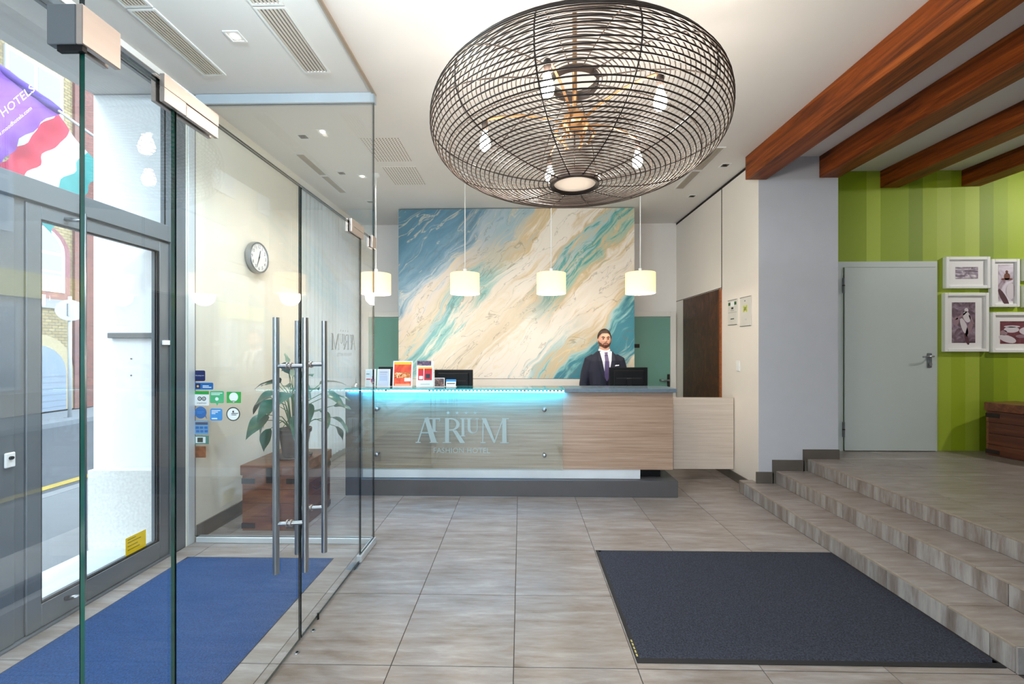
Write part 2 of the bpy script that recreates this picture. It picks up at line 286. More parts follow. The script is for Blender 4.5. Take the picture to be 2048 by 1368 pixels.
# ------------------------------------------------------------------ mesh helpers
class MB:
    def __init__(s): s.bm = bmesh.new(); s.mi = 0
    def box(s, x0, x1, y0, y1, z0, z1, bevel=0, mi=0, segs=1):
        vs = [s.bm.verts.new(p) for p in ((x0, y0, z0), (x1, y0, z0), (x1, y1, z0), (x0, y1, z0), (x0, y0, z1), (x1, y0, z1), (x1, y1, z1), (x0, y1, z1))]
        fs = [s.bm.faces.new([vs[i] for i in f]) for f in ((3, 2, 1, 0), (4, 5, 6, 7), (0, 1, 5, 4), (1, 2, 6, 5), (2, 3, 7, 6), (3, 0, 4, 7))]
        for f in fs: f.material_index = mi
        if bevel:
            es = list({e for f in fs for e in f.edges})
            bmesh.ops.bevel(s.bm, geom=es, offset=bevel, segments=segs, profile=.5, affect='EDGES')
        return s
    def ring(s, pts): return [s.bm.verts.new(p) for p in pts]
    def loft(s, rings, cap=True, closed=True, mi=0):
        R = [s.ring(r) for r in rings]; n = len(R[0])
        for a, b in zip(R, R[1:]):
            for i in range(n if closed else n - 1):
                j = (i + 1) % n
                s.bm.faces.new((a[i], a[j], b[j], b[i])).material_index = mi
        if cap:
            s.bm.faces.new(R[0][::-1]).material_index = mi; s.bm.faces.new(R[-1]).material_index = mi
        return s
    def tube(s, pts, r, n=8, cap=True, mi=0):
        pts = [V(p) for p in pts]; rs = r if isinstance(r, (list, tuple)) else [r] * len(pts)
        rings = []; up = None
        for i, p in enumerate(pts):
            t = (pts[min(i + 1, len(pts) - 1)] - pts[max(i - 1, 0)]).normalized()
            if up is None:
                up = V((0, 0, 1)) if abs(t.z) < .9 else V((1, 0, 0))
            a = t.cross(up).normalized(); bb = a.cross(t).normalized(); up = bb
            rings.append([p + (a * math.cos(q) + bb * math.sin(q)) * rs[i] for q in (2 * PI * k / n for k in range(n))])
        return s.loft(rings, cap, mi=mi)
    def cyl(s, c, r, z0, z1, n=24, mi=0, r2=None):
        r2 = r if r2 is None else r2
        return s.loft([[(c[0] + rr * math.cos(2 * PI * k / n), c[1] + rr * math.sin(2 * PI * k / n), z) for k in range(n)] for rr, z in ((r, z0), (r2, z1))], mi=mi)
    def lathe(s, prof, c, n=24, axis='z', cap=True, mi=0):
        rings = []
        for r, h in prof:
            pr = []
            for k in range(n):
                a = 2 * PI * k / n; u, v = r * math.cos(a), r * math.sin(a)
                pr.append({'z': (c[0] + u, c[1] + v, c[2] + h), 'x': (c[0] + h, c[1] + u, c[2] + v), 'y': (c[0] - u, c[1] + h, c[2] + v)}[axis])
            rings.append(pr)
        return s.loft(rings, cap, mi=mi)
    def prism(s, poly, o, ux, uy, depth, mi=0):
        """extrude a 2-D outline: o + u*ux + v*uy, thickness along depth vector"""
        o, ux, uy, d = V(o), V(ux), V(uy), V(depth)
        a = [s.bm.verts.new(o + ux * p[0] + uy * p[1]) for p in poly]; b = [s.bm.verts.new(v.co + d) for v in a]
        n = len(a)
        s.bm.faces.new(a).material_index = mi; s.bm.faces.new(b[::-1]).material_index = mi
        for i in range(n):
            s.bm.faces.new((a[i], b[i], b[(i + 1) % n], a[(i + 1) % n])).material_index = mi
        return s
    def grid(s, fn, nu, nv, mi=0):
        R = [[s.bm.verts.new(fn(i / nu, j / nv)) for j in range(nv + 1)] for i in range(nu + 1)]
        for i in range(nu):
            for j in range(nv): s.bm.faces.new((R[i][j], R[i + 1][j], R[i + 1][j + 1], R[i][j + 1])).material_index = mi
        return s
    def mesh(s, name, off=(0, 0, 0), smooth=False):
        bmesh.ops.translate(s.bm, verts=s.bm.verts, vec=-V(off))
        bmesh.ops.recalc_face_normals(s.bm, faces=s.bm.faces)
        me = bpy.data.meshes.new(name); s.bm.to_mesh(me); s.bm.free()
        if smooth: me.shade_smooth() if hasattr(me, 'shade_smooth') else [setattr(p, 'use_smooth', True) for p in me.polygons]
        return me
    def build(s, name, mats, parent=None, smooth=False, org=None, angle=None):
        bb = [v.co for v in s.bm.verts]
        if parent is not None: off = wloc(parent)
        elif org is not None: off = V(org)
        else:
            xs, ys, zs = zip(*bb); off = V(((min(xs) + max(xs)) / 2, (min(ys) + max(ys)) / 2, min(zs)))
        me = s.mesh(name, off, smooth)
        for m in (mats if isinstance(mats, (list, tuple)) else [mats]): me.materials.append(m)
        o = bpy.data.objects.new(name, me); C.objects.link(o)
        if parent is not None: o.parent = parent
        else: o.location = off
        if angle is not None:
            for p in me.polygons: p.use_smooth = True
            me.set_sharp_from_angle(angle=math.radians(angle))
        return o
def wloc(o):
    l = V(o.location)
    while o.parent is not None:
        o = o.parent; l = l + V(o.location)
    return l
def tag(o, label=None, cat=None, group=None, kind=None):
    if label: o['label'] = label
    if cat: o['category'] = cat
    if group: o['group'] = group
    if kind: o['kind'] = kind
    return o
def thing(name, loc, label, cat, group=None, kind=None):
    o = bpy.data.objects.new(name, None); o.empty_display_size = .05; C.objects.link(o); o.location = loc
    return tag(o, label, cat, group, kind)
def struct(o, label=None, cat=None): return tag(o, label, cat, kind='structure')
def inst(name, me, parent, wpos, mat=None, rot=None, scale=None):
    """share mesh data: a part placed at a world position"""
    o = bpy.data.objects.new(name, me); C.objects.link(o)
    o.parent = parent; o.location = V(wpos) - (wloc(parent) if parent else V())
    if rot: o.rotation_euler = rot
    if scale: o.scale = scale
    return o
def bx(x0, x1, y0, y1, z0, z1, **k): return MB().box(x0, x1, y0, y1, z0, z1, **k)
def text_mesh(s, size, o, ux, uy, depth, align='CENTER', name='lettering', mat=None, parent=None):
    cu = bpy.data.curves.new('t', 'FONT'); cu.body = s; cu.size = size; cu.align_x = align; cu.resolution_u = 2
    ob = bpy.data.objects.new('t', cu); C.objects.link(ob)
    dg = bpy.context.evaluated_depsgraph_get(); me = bpy.data.meshes.new_from_object(ob.evaluated_get(dg))
    bpy.data.objects.remove(ob); bpy.data.curves.remove(cu)
    o, ux, uy = V(o), V(ux), V(uy); d = V(depth); off = wloc(parent) if parent else V()
    for v in me.vertices: v.co = o + ux * v.co.x + uy * v.co.y + d - off
    me.materials.clear(); me.materials.append(mat); me.name = name
    ob = bpy.data.objects.new(name, me); C.objects.link(ob)
    if parent: ob.parent = parent
    return ob

# ------------------------------------------------------------------ the shell
# left wall: thick old facade with the entrance, the curtained window and a street window near the photographer
XO = -3.34
m = MB()
for y0, y1, z0, z1 in ((YREAR - .3, -2.3, -.05, CEIL), (-2.3, .75, 3.3, CEIL), (-2.3, .75, -.05, .2), (.75, 1.14, -.05, CEIL), (1.14, 3.262, 3.535, CEIL), (4.95, 6.62, 3.42, CEIL), (4.95, 6.62, -.05, .1), (6.62, YB + .15, -.05, CEIL)):
    m.box(XO, XL, y0, y1, z0, z1)
wl = struct(m.build('wall_left', MT.white))
struct(bx(XO, XL, 3.262, 4.95, -.05, CEIL).build('wall_left.001', MT.cream))
pl = MB().box(XO - .03, XL - .09, 3.225, 3.31, -.02, .6).build('trim_1', plain('speckled_plinth', srgb(216, 216, 212), .6, var=.12, scale=50)); struct(pl)
rv = MB().box(XO, XL - .08, 3.24, 3.27, .6, 3.53).build('trim_2', plain('white_reveal', srgb(240, 242, 244), .7, var=.01)); struct(rv)
wb = struct(bx(XL - .2, XR + .2, YB, YB + .15, 0, CEIL).build('wall_back', MT.white))
m = MB(); m.box(XR, XR + .25, YCOL + .001, YB + .15, 0, CEIL)
wr = struct(m.build('wall_right', MT.panelwhite))
col = struct(bx(XR + .001, 3.345, YCOL, YG, 0, CEIL).build('wall_column', MT.greywall))
wg = struct(bx(3.30, XFAR, YG, YG + .15, 0, CEIL).build('wall_green', MT.green, org=(0, YG, 0)))
wf = struct(bx(XFAR, XFAR + .15, YREAR - .15, YG + .15, 0, CEIL).build('wall_far_right', MT.white))
m = MB()
for x0, x1, z0, z1 in ((XO, -2.2, 0, CEIL), (-2.2, 1.4, 0, .5), (-2.2, 1.4, 3.15, CEIL), (1.4, XFAR + .15, 0, CEIL)): m.box(x0, x1, YREAR - .15, YREAR, z0, z1)
wq = struct(m.build('wall_rear', MT.white))
ce = struct(bx(XO, XFAR + .2, YREAR - .2, YB + .2, CEIL, CEIL + .15).build('ceiling', MT.ceil))

# floor: slab, then one object per tile
fl = struct(bx(XL - .02, XFAR, YREAR, YB, -.12, -.003).build('floor', MT.grout))
JX, JY, TS, GAP = -.035, 2.054, .6, .004
def tile_mesh(w, d, t=.012):
    o = MB().box(-w / 2, w / 2, -d / 2, d / 2, -t, 0, bevel=.0012).mesh('tile'); o.materials.append(MT.tile); return o
tmesh = {}
def lay(parent, x0, x1, y0, y1, z, jx, jy, name='tile'):
    i0, i1 = math.floor((x0 - jx) / TS), math.ceil((x1 - jx) / TS); j0, j1 = math.floor((y0 - jy) / TS), math.ceil((y1 - jy) / TS)
    for i in range(i0, i1):
        for j in range(j0, j1):
            a, b = max(x0, jx + i * TS), min(x1, jx + (i + 1) * TS); c, d = max(y0, jy + j * TS), min(y1, jy + (j + 1) * TS)
            if b - a < .03 or d - c < .03: continue
            key = (round(b - a, 3), round(d - c, 3))
            if key not in tmesh: tmesh[key] = tile_mesh(key[0] - GAP, key[1] - GAP)
            inst(name, tmesh[key], parent, ((a + b) / 2, (c + d) / 2, z))
lay(fl, XL, 2.36, .254, YB, 0, JX, JY)
lay(fl, 2.36, XR, 4.6, YB, 0, JX + 4 * TS - .4 + .395, JY)
struct(bx(XL, 2.36, YREAR, .25, -.012, -.0005).build('floor_rear', MT.tile, org=(0, 0, 0)))

# steps and raised floor
S1, S2, S3 = 2.36, 2.69, 3.02
H1, H2 = .127, .26
YE = 2.062                      # near end of the stairs
st = struct(thing('steps', (S1, YE, 0), 'three grey tiled steps rising to the raised floor', 'steps'))
m = MB(); m.box(S1 + .012, S2 + .02, YE + .01, YCOL - .002, 0, H1 - .012); m.box(S2 + .012, S3 + .02, YE + .01, YCOL - .002, 0, H2 - .012); m.box(S1 + .012, XR - .002, YCOL - .002, 4.615, 0, H1 - .012)
m.build('step_core', MT.grout, st)
def slab_tiles(parent, x0, x1, y0, y1, z0, z1, cuts, name, mat, axis='y'):
    ys = [y0] + [c for c in cuts if y0 + .05 < c < y1 - .05] + [y1]
    for a, b in zip(ys, ys[1:]):
        o = bx(x0, x1, a + .0015, b - .0015, z0, z1, bevel=.0012).build(name, mat, parent)
cutA = [JY + .33 + .6 * k for k in range(6)]; cutB = [JY + .12 + .6 * k for k in range(6)]; cutC = [JY + .5 + .6 * k for k in range(6)]
def step(x, xn, h, h0, cuts, cutsr, yend):
    slab_tiles(st, x + .012, xn - .0005, YE, yend, h - .012, h, cuts, 'tread_tile', MT.tile)
    slab_tiles(st, x, x + .0105, YE, yend, h0, h - .012, cutsr, 'riser_tile', MT.tiler)
    slab_tiles(st, x, x + .011, YE, yend, h - .011, h, cuts, 'nosing', MT.nose)
step(S1, S2, H1, 0, cutA, cutB, YCOL - .003)
step(S2, S3, H2, H1, cutC, cutA, YCOL - .003)
slab_tiles(st, S1 + .012, XR - .004, YCOL - .001, 4.617, H1 - .012, H1, [], 'tread_tile', MT.tile)
slab_tiles(st, S1, S1 + .0105, YCOL - .001, 4.617, 0, H1 - .012, [], 'riser_tile', MT.tiler)
slab_tiles(st, S1, S1 + .011, YCOL - .001, 4.617, H1 - .011, H1, [], 'nosing', MT.nose)
bx(S1 + .012, XR - .006, 4.617, 4.627, 0, H1).build('riser_tile', MT.tiler, st)
bx(S1, S2 - .001, YE - .011, YE - .001, 0, H1).build('riser_tile', MT.tiler, st)
bx(S2 - .001, S3 - .001, YE - .011, YE - .001, 0, H2).build('riser_tile', MT.tiler, st)
pf = struct(bx(S3 + .012, XFAR, YE, YG, 0, P3 - .012).build('floor_platform', MT.grout))
slab_tiles(pf, S3, S3 + .0105, YE, YCOL - .003, H2, P3 - .012, cutB, 'riser_tile', MT.tiler)
slab_tiles(pf, S3, S3 + .011, YE, YCOL - .003, P3 - .011, P3, cutB, 'nosing', MT.nose)
lay(pf, S3 + .012, 6.9, YE, YCOL - .002, P3, JX + .36, JY + .1)
lay(pf, 3.35, 6.9, YCOL - .002, YG - .002, P3, JX + .36, JY + .1)
bx(S3, 7.2, YE - .011, YE - .001, 0, P3).build('riser_tile', MT.tiler, pf)

# baseboards
m = MB(); y0, y1 = YCOL - .014, YCOL - .001
m.box(XR - .03, 2.665, y0, y1, H1, H1 + .12 + .0); m.box(2.655, 2.985, y0, y1, H2, H2 + .115); m.box(2.975, 3.35, y0, y1, P3, P3 + .1)
m.box(2.655, 2.69, y0, y1, H1, H2); m.box(2.975, 3.02, y0, y1, H2, P3)
struct(m.build('baseboard_column', MT.base))
struct(bx(XR - .014, XR - .001, 4.63, YB, 0, .1).build('baseboard_right', MT.base))
struct(bx(XL + .001, XL + .015, 3.36, 4.94, .001, .125).build('baseboard_left', MT.base))
struct(bx(XL + .001, XL + .015, 4.95, YB, .001, .09).build('baseboard_left.001', MT.alul))

# right wall: shadow gap, panel seams, rusted panel
struct(bx(XR - .004, XR + .01, YCOL + .02, YB, CEIL - .03, CEIL - .001).build('trim_3', MT.dark))
struct(bx(XR - .003, XR + .01, 5.332, 5.345, 2.29, CEIL - .03).build('trim_4', MT.dark))
struct(bx(XR - .003, XR + .01, 6.56, 6.566, .1, 2.31).build('trim_6', MT.dark))
struct(bx(XR - .003, XR + .01, 5.345, YB, 2.31, 2.318).build('trim_7', MT.dark))
rp = thing('rusted_wall_sheet', (XR, 5.9, 0), 'dark rusted steel panel on the white wall beside the desk', 'wall panel')
bx(XR - .02, XR - .001, 5.36, 6.55, .1, 2.30).build('sheet', MT.corten, rp); bx(XR - .028, XR - .001, 5.335, 5.362, .1, 2.30).build('edge_strip', MT.copper, rp)

# beams
for k, (x0, x1, y1, zb, lab) in enumerate(((2.375, 2.595, YCOL + .0, 3.335, 'stained timber ceiling beam closest to the wire chandelier'), (3.145, 3.345, YCOL - .001, 3.35, 'stained timber ceiling beam ending above the right edge of grey column'),
                              (4.10, 4.31, YG - .001, 3.385, 'stained timber ceiling beam over the pale grey door'), (5.01, 5.22, YG - .001, 3.395, 'stained timber ceiling beam over the white picture frames'))):
    b = MB().box(x0, x1, YREAR + .01, y1, zb, CEIL - .001, bevel=.006, segs=2).build('ceiling_beam', MT.beam)
    tag(b, lab, 'beam', 'timber ceiling beams', 'thing')

GR_ = -.02
# ------------------------------------------------------------------ street side
def pane(name, x0, x1, y0, y1, z0, z1, parent=None, gm=None, em=None, edge_all=False):
    """flat glass slab, slot 0 on its two big faces, slot 1 on its edges"""
    o = bx(x0, x1, y0, y1, z0, z1).build(name, [gm or MT.glass, em or MT.edge], parent)
    thin = min(range(3), key=lambda i: (x1 - x0, y1 - y0, z1 - z0)[i])
    for p in o.data.polygons: p.material_index = 0 if abs(p.normal[thin]) > .9 else 1
    return o
def door_leaf(name, y0, y1, label):
    r = struct(thing(name, (XL - .05, (y0 + y1) / 2, 0), label, 'door'))
    x0, x1, zt = XL - .085, XL - .02, 2.335
    bx(x0, x1, y0, y0 + .071, .012, zt, bevel=.003).build('stile', MT.alu, r); bx(x0, x1, y1 - .079, y1, .012, zt, bevel=.003).build('stile', MT.alu, r)
    bx(x0, x1, y0 + .071, y1 - .079, 2.26, zt, bevel=.003).build('rail', MT.alu, r); bx(x0, x1, y0 + .071, y1 - .079, .012, .14, bevel=.003).build('rail', MT.alu, r)
    for a, b, c, d in ((y0 + .071, y0 + .077, .14, 2.26), (y1 - .085, y1 - .079, .14, 2.26)):
        bx(x1 - .02, x1 - .004, a, b, c, d).build('gasket', MT.black, r)
    bx(x1 - .02, x1 - .004, y0 + .077, y1 - .085, .14, .147).build('gasket', MT.black, r); bx(x1 - .02, x1 - .004, y0 + .077, y1 - .085, 2.253, 2.26).build('gasket', MT.black, r)
    pane('pane', XL - .058, XL - .048, y0 + .071, y1 - .079, .14, 2.26, r, MT.glassx, MT.edge_d)
    return r
d1 = door_leaf('door_1', 2.206, 3.119, 'grey aluminium street door leaf with full glass pane')
d2 = door_leaf('door_2', 1.244, 2.154, 'grey aluminium street door leaf cut by the photo edge')
# long pull bar on the street door
h = MB(); h.tube([(XL + .055, 2.43, .06), (XL + .055, 2.43, 2.34)], .014, 12); hb = h.build('pull_bar', MT.steel, d1, smooth=True)
for z in (.1, 2.298): MB().tube([(XL - .022, 2.40, z), (XL + .055, 2.43, z)], .012, 10).build('bracket', MT.steel, hb, smooth=True)
lk = bx(XL - .02, XL - .008, 2.105, 2.15, .935, 1.012, bevel=.004).build('lock_plate', MT.frame_w, d2); MB().lathe([(.009, 0), (.009, .012)], (XL - .01, 2.127, .985), 12, 'x').build('key_slot', MT.black, lk)
bx(XL - .02, XL - .005, 3.055, 3.115, 1.575, 1.61, bevel=.003).build('contact_box', MT.frame_w, d1)
ys_ = bx(XL - .0475, XL - .0465, 2.80, 2.955, .105 + .04, .265).build('warning_sticker', plain('yellow_vinyl', srgb(246, 208, 20), .5), d1)
for i, z in enumerate((.175, .2, .225, .245)): bx(XL - .0465, XL - .0455, 2.815, 2.815 + (.09, .075, .1, .06)[i], z, z + .006).build('printed_line', plain('faded_print', srgb(150, 130, 30), .6), ys_)
df = struct(thing('door_frame', (XL - .05, 2.2, 0), 'grey aluminium entrance frame with wide header', 'door frame'))
bx(XL - .09, XL - .005, 3.123, 3.262, 0, 3.53, bevel=.003).build('jamb', MT.alu, df); bx(XL - .09, XL - .005, 1.14, 1.24, 0, 3.53, bevel=.003).build('jamb', MT.alu, df)
bx(XL - .09, XL - .005, 1.24, 3.123, 2.345, 2.465, bevel=.003).build('header', MT.alu, df)
bx(XL - .09, XL - .005, 1.24, 3.123, 3.485, 3.53, bevel=.003).build('top_rail', MT.alu, df)
bx(XL - .088, XL - .03, 2.157, 2.203, .012, 2.345).build('meeting_post', MT.alu, df)
bx(XL - .15, XL - .0, 1.24, 3.123, -.003, .008).build('threshold', MT.alu, df)
w1 = struct(thing('window_1', (XL - .05, 2.2, 2.465), 'clear transom window above the street doors', 'window'))
pane('pane', XL - .058, XL - .048, 1.24, 3.123, 2.465, 3.485, w1, MT.glassx, MT.edge_d)
# curtained window
w2 = struct(thing('window_2', (XL - .1, 5.8, .1), 'tall street window behind the sheer curtain', 'window'))
for a, b, c, d in ((4.95, 5.0, .1, 3.42), (6.57, 6.62, .1, 3.42), (5.0, 6.57, .1, .16), (5.0, 6.57, 3.36, 3.42), (5.76, 5.81, .16, 3.36)):
    bx(XL - .14, XL - .07, a, b, c, d).build('sash', MT.alul, w2)
for a, b in ((5.0, 5.76), (5.81, 6.57)): pane('pane', XL - .105, XL - .097, a, b, .16, 3.36, w2, MT.glassx, MT.edge_d)
def voile(u, v):
    y = 4.93 + u * 1.73; return V((XL + .045 + .014 * math.sin(y * 62) + .006 * math.sin(y * 23 + 1), y, .1 + v * 3.32))
sc_ = MB().grid(voile, 220, 2).build('sheer_curtain', MT.sheer, smooth=True)
tag(sc_, 'white sheer pleated curtain over the tall window left of the desk', 'curtain')
tag(MB().tube([(XL + .045, 4.9, 3.44), (XL + .045, 6.7, 3.44)], .012, 8).build('curtain_rail', MT.alul), 'pale metal rail carrying the white sheer curtain', 'curtain rail')
# near window on the left wall, beside the photographer
w3 = struct(thing('window_3', (XL - .1, -.8, .5), 'street window beside the photographer', 'window'))
for a, b, c, d in ((-2.3, -2.24, .2, 3.3), (.69, .75, .2, 3.3), (-2.24, .69, .2, .26), (-2.24, .69, 3.24, 3.3)):
    bx(XL - .14, XL - .07, a, b, c, d).build('sash', MT.alu, w3)
pane('pane', XL - .105, XL - .097, -2.24, .69, .26, 3.24, w3, MT.glassx, MT.edge_d)
w4 = struct(thing('fill_window', (-.4, YREAR - .08, .5), 'unseen rear window added for soft daylight from behind', 'window'))  # unseen opening, added to bring cool fill daylight in from behind
for a, b, c, d in ((-2.2, -2.13, .5, 3.15), (1.33, 1.4, .5, 3.15), (-2.13, 1.33, .5, .57), (-2.13, 1.33, 3.08, 3.15), (-.43, -.37, .57, 3.08)):
    bx(a, b, YREAR - .12, YREAR - .05, c, d).build('sash', MT.alu, w4)
for a, b in ((-2.13, -.43), (-.37, 1.33)): pane('pane', a, b, YREAR - .09, YREAR - .082, .57, 3.08, w4, MT.glassx, MT.edge_d)
struct(bx(XO, 12, -30, YREAR - .15, -.3, GR_).build('sidewalk.002', plain('rear_paving', srgb(128, 134, 140), .8, var=.06, scale=3)))
# letter slot and screw heads on the reveal
tag(MB().box(-3.20, -2.84, 3.205, 3.2395, 1.63, 1.672, bevel=.004).build('letter_slot', MT.alu), 'long grey metal strip on the white reveal outside the door', 'strip')
for x, z in ((-3.04, 1.47), (-2.86, 1.47), (-3.04, 1.34), (-2.86, 1.34)):
    tag(MB().lathe([(.007, 0), (.006, -.004)], (x, 3.2395, z), 8, 'y').build('screw_head', MT.alu), '%s screw head on the white reveal below the grey strip' % {(-3.04, 1.47): 'upper left', (-2.86, 1.47): 'upper right', (-3.04, 1.34): 'lower left', (-2.86, 1.34): 'lower right'}[(x, z)], 'screw', 'four screws on the reveal')

# street ground
GR = -.02
struct(bx(-5.0, XO, -30, 40, -.3, GR).build('sidewalk', plain('pale_paving', srgb(88, 93, 98), .8, var=.06, scale=3)))
struct(bx(-5.15, -5.0, -30, 40, -.3, GR + .002).build('kerb', plain('kerb_stone', srgb(98, 102, 106), .8)))
struct(bx(XO, XL - .02, 1.14, 3.24, -.3, GR + .01).build('doorstep', plain('granite_step', srgb(186, 194, 200), .7, var=.04, scale=30)))
struct(bx(-9.9, -5.15, -30, 40, -.3, GR - .1).build('road', plain('asphalt', srgb(50, 56, 63), .75, var=.12, scale=2)))
struct(bx(-5.75, -5.6, -30, 40, GR - .1, GR - .094).build('road_marking', plain('yellow_road_paint', srgb(128, 112, 44), .7, var=.1)))
struct(bx(-13, -9.9, -30, 40, -.3, GR).build('sidewalk.001', plain('far_paving', srgb(86, 92, 98), .8, var=.06)))

# brick house across the street
bh = thing('brick_house', (-12, 16, 0), 'yellow brick house with red arched windows across the street', 'building')
XB = -11.6
m = MB(); m.box(XB - 4, XB, 5, 36, .0, 14); m.build('wall', MT.ybrick, bh)
bx(XB - .01, XB + .06, 5, 36, 2.55, 2.8).build('cornice', plain('grey_cornice', srgb(108, 108, 116), .7), bh)
redf = plain('red_painted_surround', srgb(92, 50, 56), .7); wfr = plain('white_window_wood', srgb(142, 147, 153), .5); wgl = plain('dull_window_glass', srgb(82, 98, 114), .08, spec=.8)
grg = plain('blue_grey_shutter', srgb(86, 100, 116), .6); arcb = plain('pale_brick_arch', srgb(128, 118, 92), .8, var=.1, scale=8)
def arch_poly(w, h, n=10):
    p = [(-w / 2, 0), (w / 2, 0), (w / 2, h)]
    return p + [(w / 2 * math.cos(PI * k / n), h + w / 2 * math.sin(PI * k / n)) for k in range(1, n)] + [(-w / 2, h)]
for yc in (7.65, 9.85, 12.05, 14.25, 16.45):
    MB().prism(arch_poly(1.5, 1.1), (XB - .02, yc, 2.78), (0, 1, 0), (0, 0, 1), (.09, 0, 0)).build('window_surround', redf, bh)
    wo = MB().prism(arch_poly(1.2, .98), (XB + .071, yc, 2.95), (0, 1, 0), (0, 0, 1), (.02, 0, 0)).build('window', wfr, bh)
    for dy in (-.29, .29):
        for z0, z1 in ((3.02, 3.42), (3.48, 3.86)): bx(XB + .0915, XB + .096, yc + dy - .23, yc + dy + .23, z0, z1).build('pane', wgl, wo)
    MB().prism([(p[0], p[1]) for p in arch_poly(1.04, 0, 12)[2:]], (XB + .0915, yc, 3.94), (0, 1, 0), (0, 0, 1), (.004, 0, 0)).build('pane', wgl, wo)
    MB().prism(arch_poly(1.7, 1.05), (XB - .02, yc, .02), (0, 1, 0), (0, 0, 1), (.05, 0, 0)).build('arch_surround', arcb, bh)
    so = MB().prism(arch_poly(1.35, .95), (XB + .031, yc, .02), (0, 1, 0), (0, 0, 1), (.01, 0, 0)).build('shutter_door', grg, bh)
    for k in range(6): bx(XB + .041, XB + .05, yc - .66, yc + .66, .12 + .15 * k, .2 + .15 * k).build('slat', grg, so)
    MB().box(XB - .02, XB + .07, yc + .86, yc + 1.34, .0, 9).build('pilaster', MT.rbrick, bh)
    uo = bx(XB - .02, XB + .05, yc - .6, yc + .6, 6.2, 8.4).build('upper_window', wfr, bh)
    for dy in (-.28, .28): bx(XB + .0505, XB + .055, yc + dy - .24, yc + dy + .24, 6.3, 8.3).build('pane', wgl, uo)
    bx(XB, XB + .5, yc - .8, yc + .8, 6.0, 6.12).build('balcony_slab', grg, bh)
# pale plastered house further along
ph_ = thing('plaster_house', (-12, -9, 0), 'pale beige plastered house with white windows seen as a reflection', 'building')
bx(XB - 4, XB, -26, 4.9, 0, 14).build('wall', plain('beige_render', srgb(136, 130, 120), .8, var=.06, scale=1.5), ph_)
for i in range(9):
    yc = 2.6 - i * 3.0
    for z0, z1 in ((4.2, 6.1), (7.6, 9.5)):
        o = bx(XB - .02, XB + .08, yc - .75, yc + .75, z0, z1).build('window', wfr, ph_)
        for dy in (-.36, .36):
            for za, zb_ in ((.1, 1.15), (1.25, 1.8)): bx(XB + .0805, XB + .085, yc + dy - .29, yc + dy + .29, z0 + za, z0 + zb_).build('pane', wgl, o)
    so = bx(XB - .02, XB + .05, yc - .9, yc + .9, .6, 2.6).build('shop_window', wfr, ph_); bx(XB + .0505, XB + .055, yc - .82, yc + .82, .68, 2.5).build('pane', wgl, so)
bx(XB - .02, XB + .1, -12, -4, 2.75, 3.35).build('sign_board', plain('pale_yellow_sign', srgb(186, 172, 96), .6), ph_)
# street sign seen from the back
sg = thing('street_sign', (-10.35, 9.5, GR), 'round street sign on a tall pole seen from behind', 'street sign')
wht = plain('sign_grey', srgb(136, 142, 146), .5)
MB().tube([(-10.35, 9.5, GR), (-10.35, 9.5, 2.75)], .035, 10).build('pole', wht, sg, smooth=True)
d = MB(); d.lathe([(.24, 0), (.24, .012)], (0, 0, 0), 32, 'y'); bmesh.ops.rotate(d.bm, verts=d.bm.verts, matrix=Matrix.Rotation(math.radians(48), 3, 'Z')); bmesh.ops.translate(d.bm, verts=d.bm.verts, vec=(-10.30, 9.46, 2.43)); d.build('disc', wht, sg)
bx(-10.37, -10.30, 9.42, 9.45, 2.30, 2.58).build('clamp', MT.alu, sg)

# flags outside the transom
purple = translucent('purple_flag_cloth', srgb(122, 78, 170), .5, rough=.5); red_ = translucent('red_flag_cloth', srgb(190, 64, 82), .5); wht_ = translucent('white_flag_cloth', srgb(184, 188, 190), .5); grn_ = translucent('green_flag_cloth', srgb(66, 140, 140), .5)
def fpt(px, py, Y):
    # direction table for the flag corners, metres in the flag plane
    return V((px, Y, py))
def wave(u, v, s=1): return .03 * s * math.sin(u * 9 + v * 4) + .02 * math.sin(v * 17 - u * 5)
fa = thing('hotel_flag', (-4.5, 3.75, 3.2), 'purple hotel flag with white lettering hanging outside the transom', 'flag')
PA, PB_, PC, PD = V((-5.35, 3.75, 4.54)), V((-4.186, 3.75, 3.703)), V((-4.72, 3.75, 3.24)), V((-5.6, 3.75, 3.2))
def flag1(u, v):
    a = PA.lerp(PB_, u); b = PD.lerp(PC, u); p = a.lerp(b, v); p.y += wave(u, v); return p
MB().grid(flag1, 16, 12).build('cloth', purple, fa, smooth=True)
PP = [PA + V((-.2, .0, .144)), PB_ + V((.845, 0, -.608))]
MB().tube(PP, .012, 8).build('staff', wht, fa, smooth=True)
sl = translucent('violet_sleeve', srgb(84, 60, 140), .4)
MB().tube([PA + (PB_ - PA) * k / 12 + V((0, .0, 0)) for k in range(13)], [.032, .038] * 6 + [.03], 8).build('staff_sleeve', sl, fa, smooth=True)
udir = V((.78, 0, .63)); vdir = V((-.50, 0, .86))
wl_ = translucent('white_flag_print', srgb(250, 250, 252), .5)
text_mesh('MOOD HOTELS', .105, (-4.55, 3.66, 3.585), udir, vdir, (0, -.03, 0), name='lettering', mat=wl_, parent=fa)
text_mesh('www.moodhotels.com', .05, (-4.47, 3.66, 3.51), udir, vdir, (0, -.03, 0), name='lettering', mat=wl_, parent=fa)
text_mesh('I', .2, (-4.66, 3.66, 3.68), udir, vdir, (0, -.03, 0), name='lettering', mat=wl_, parent=fa)
fb = thing('tricolour_flag', (-4.3, 3.86, 2.6), 'red white and green striped flag hanging behind the purple flag', 'flag')
QA, QB, QC, QD = V((-4.34, 3.86, 3.77)), V((-3.885, 3.86, 3.185)), V((-4.383, 3.86, 2.62)), V((-4.95, 3.86, 3.217))
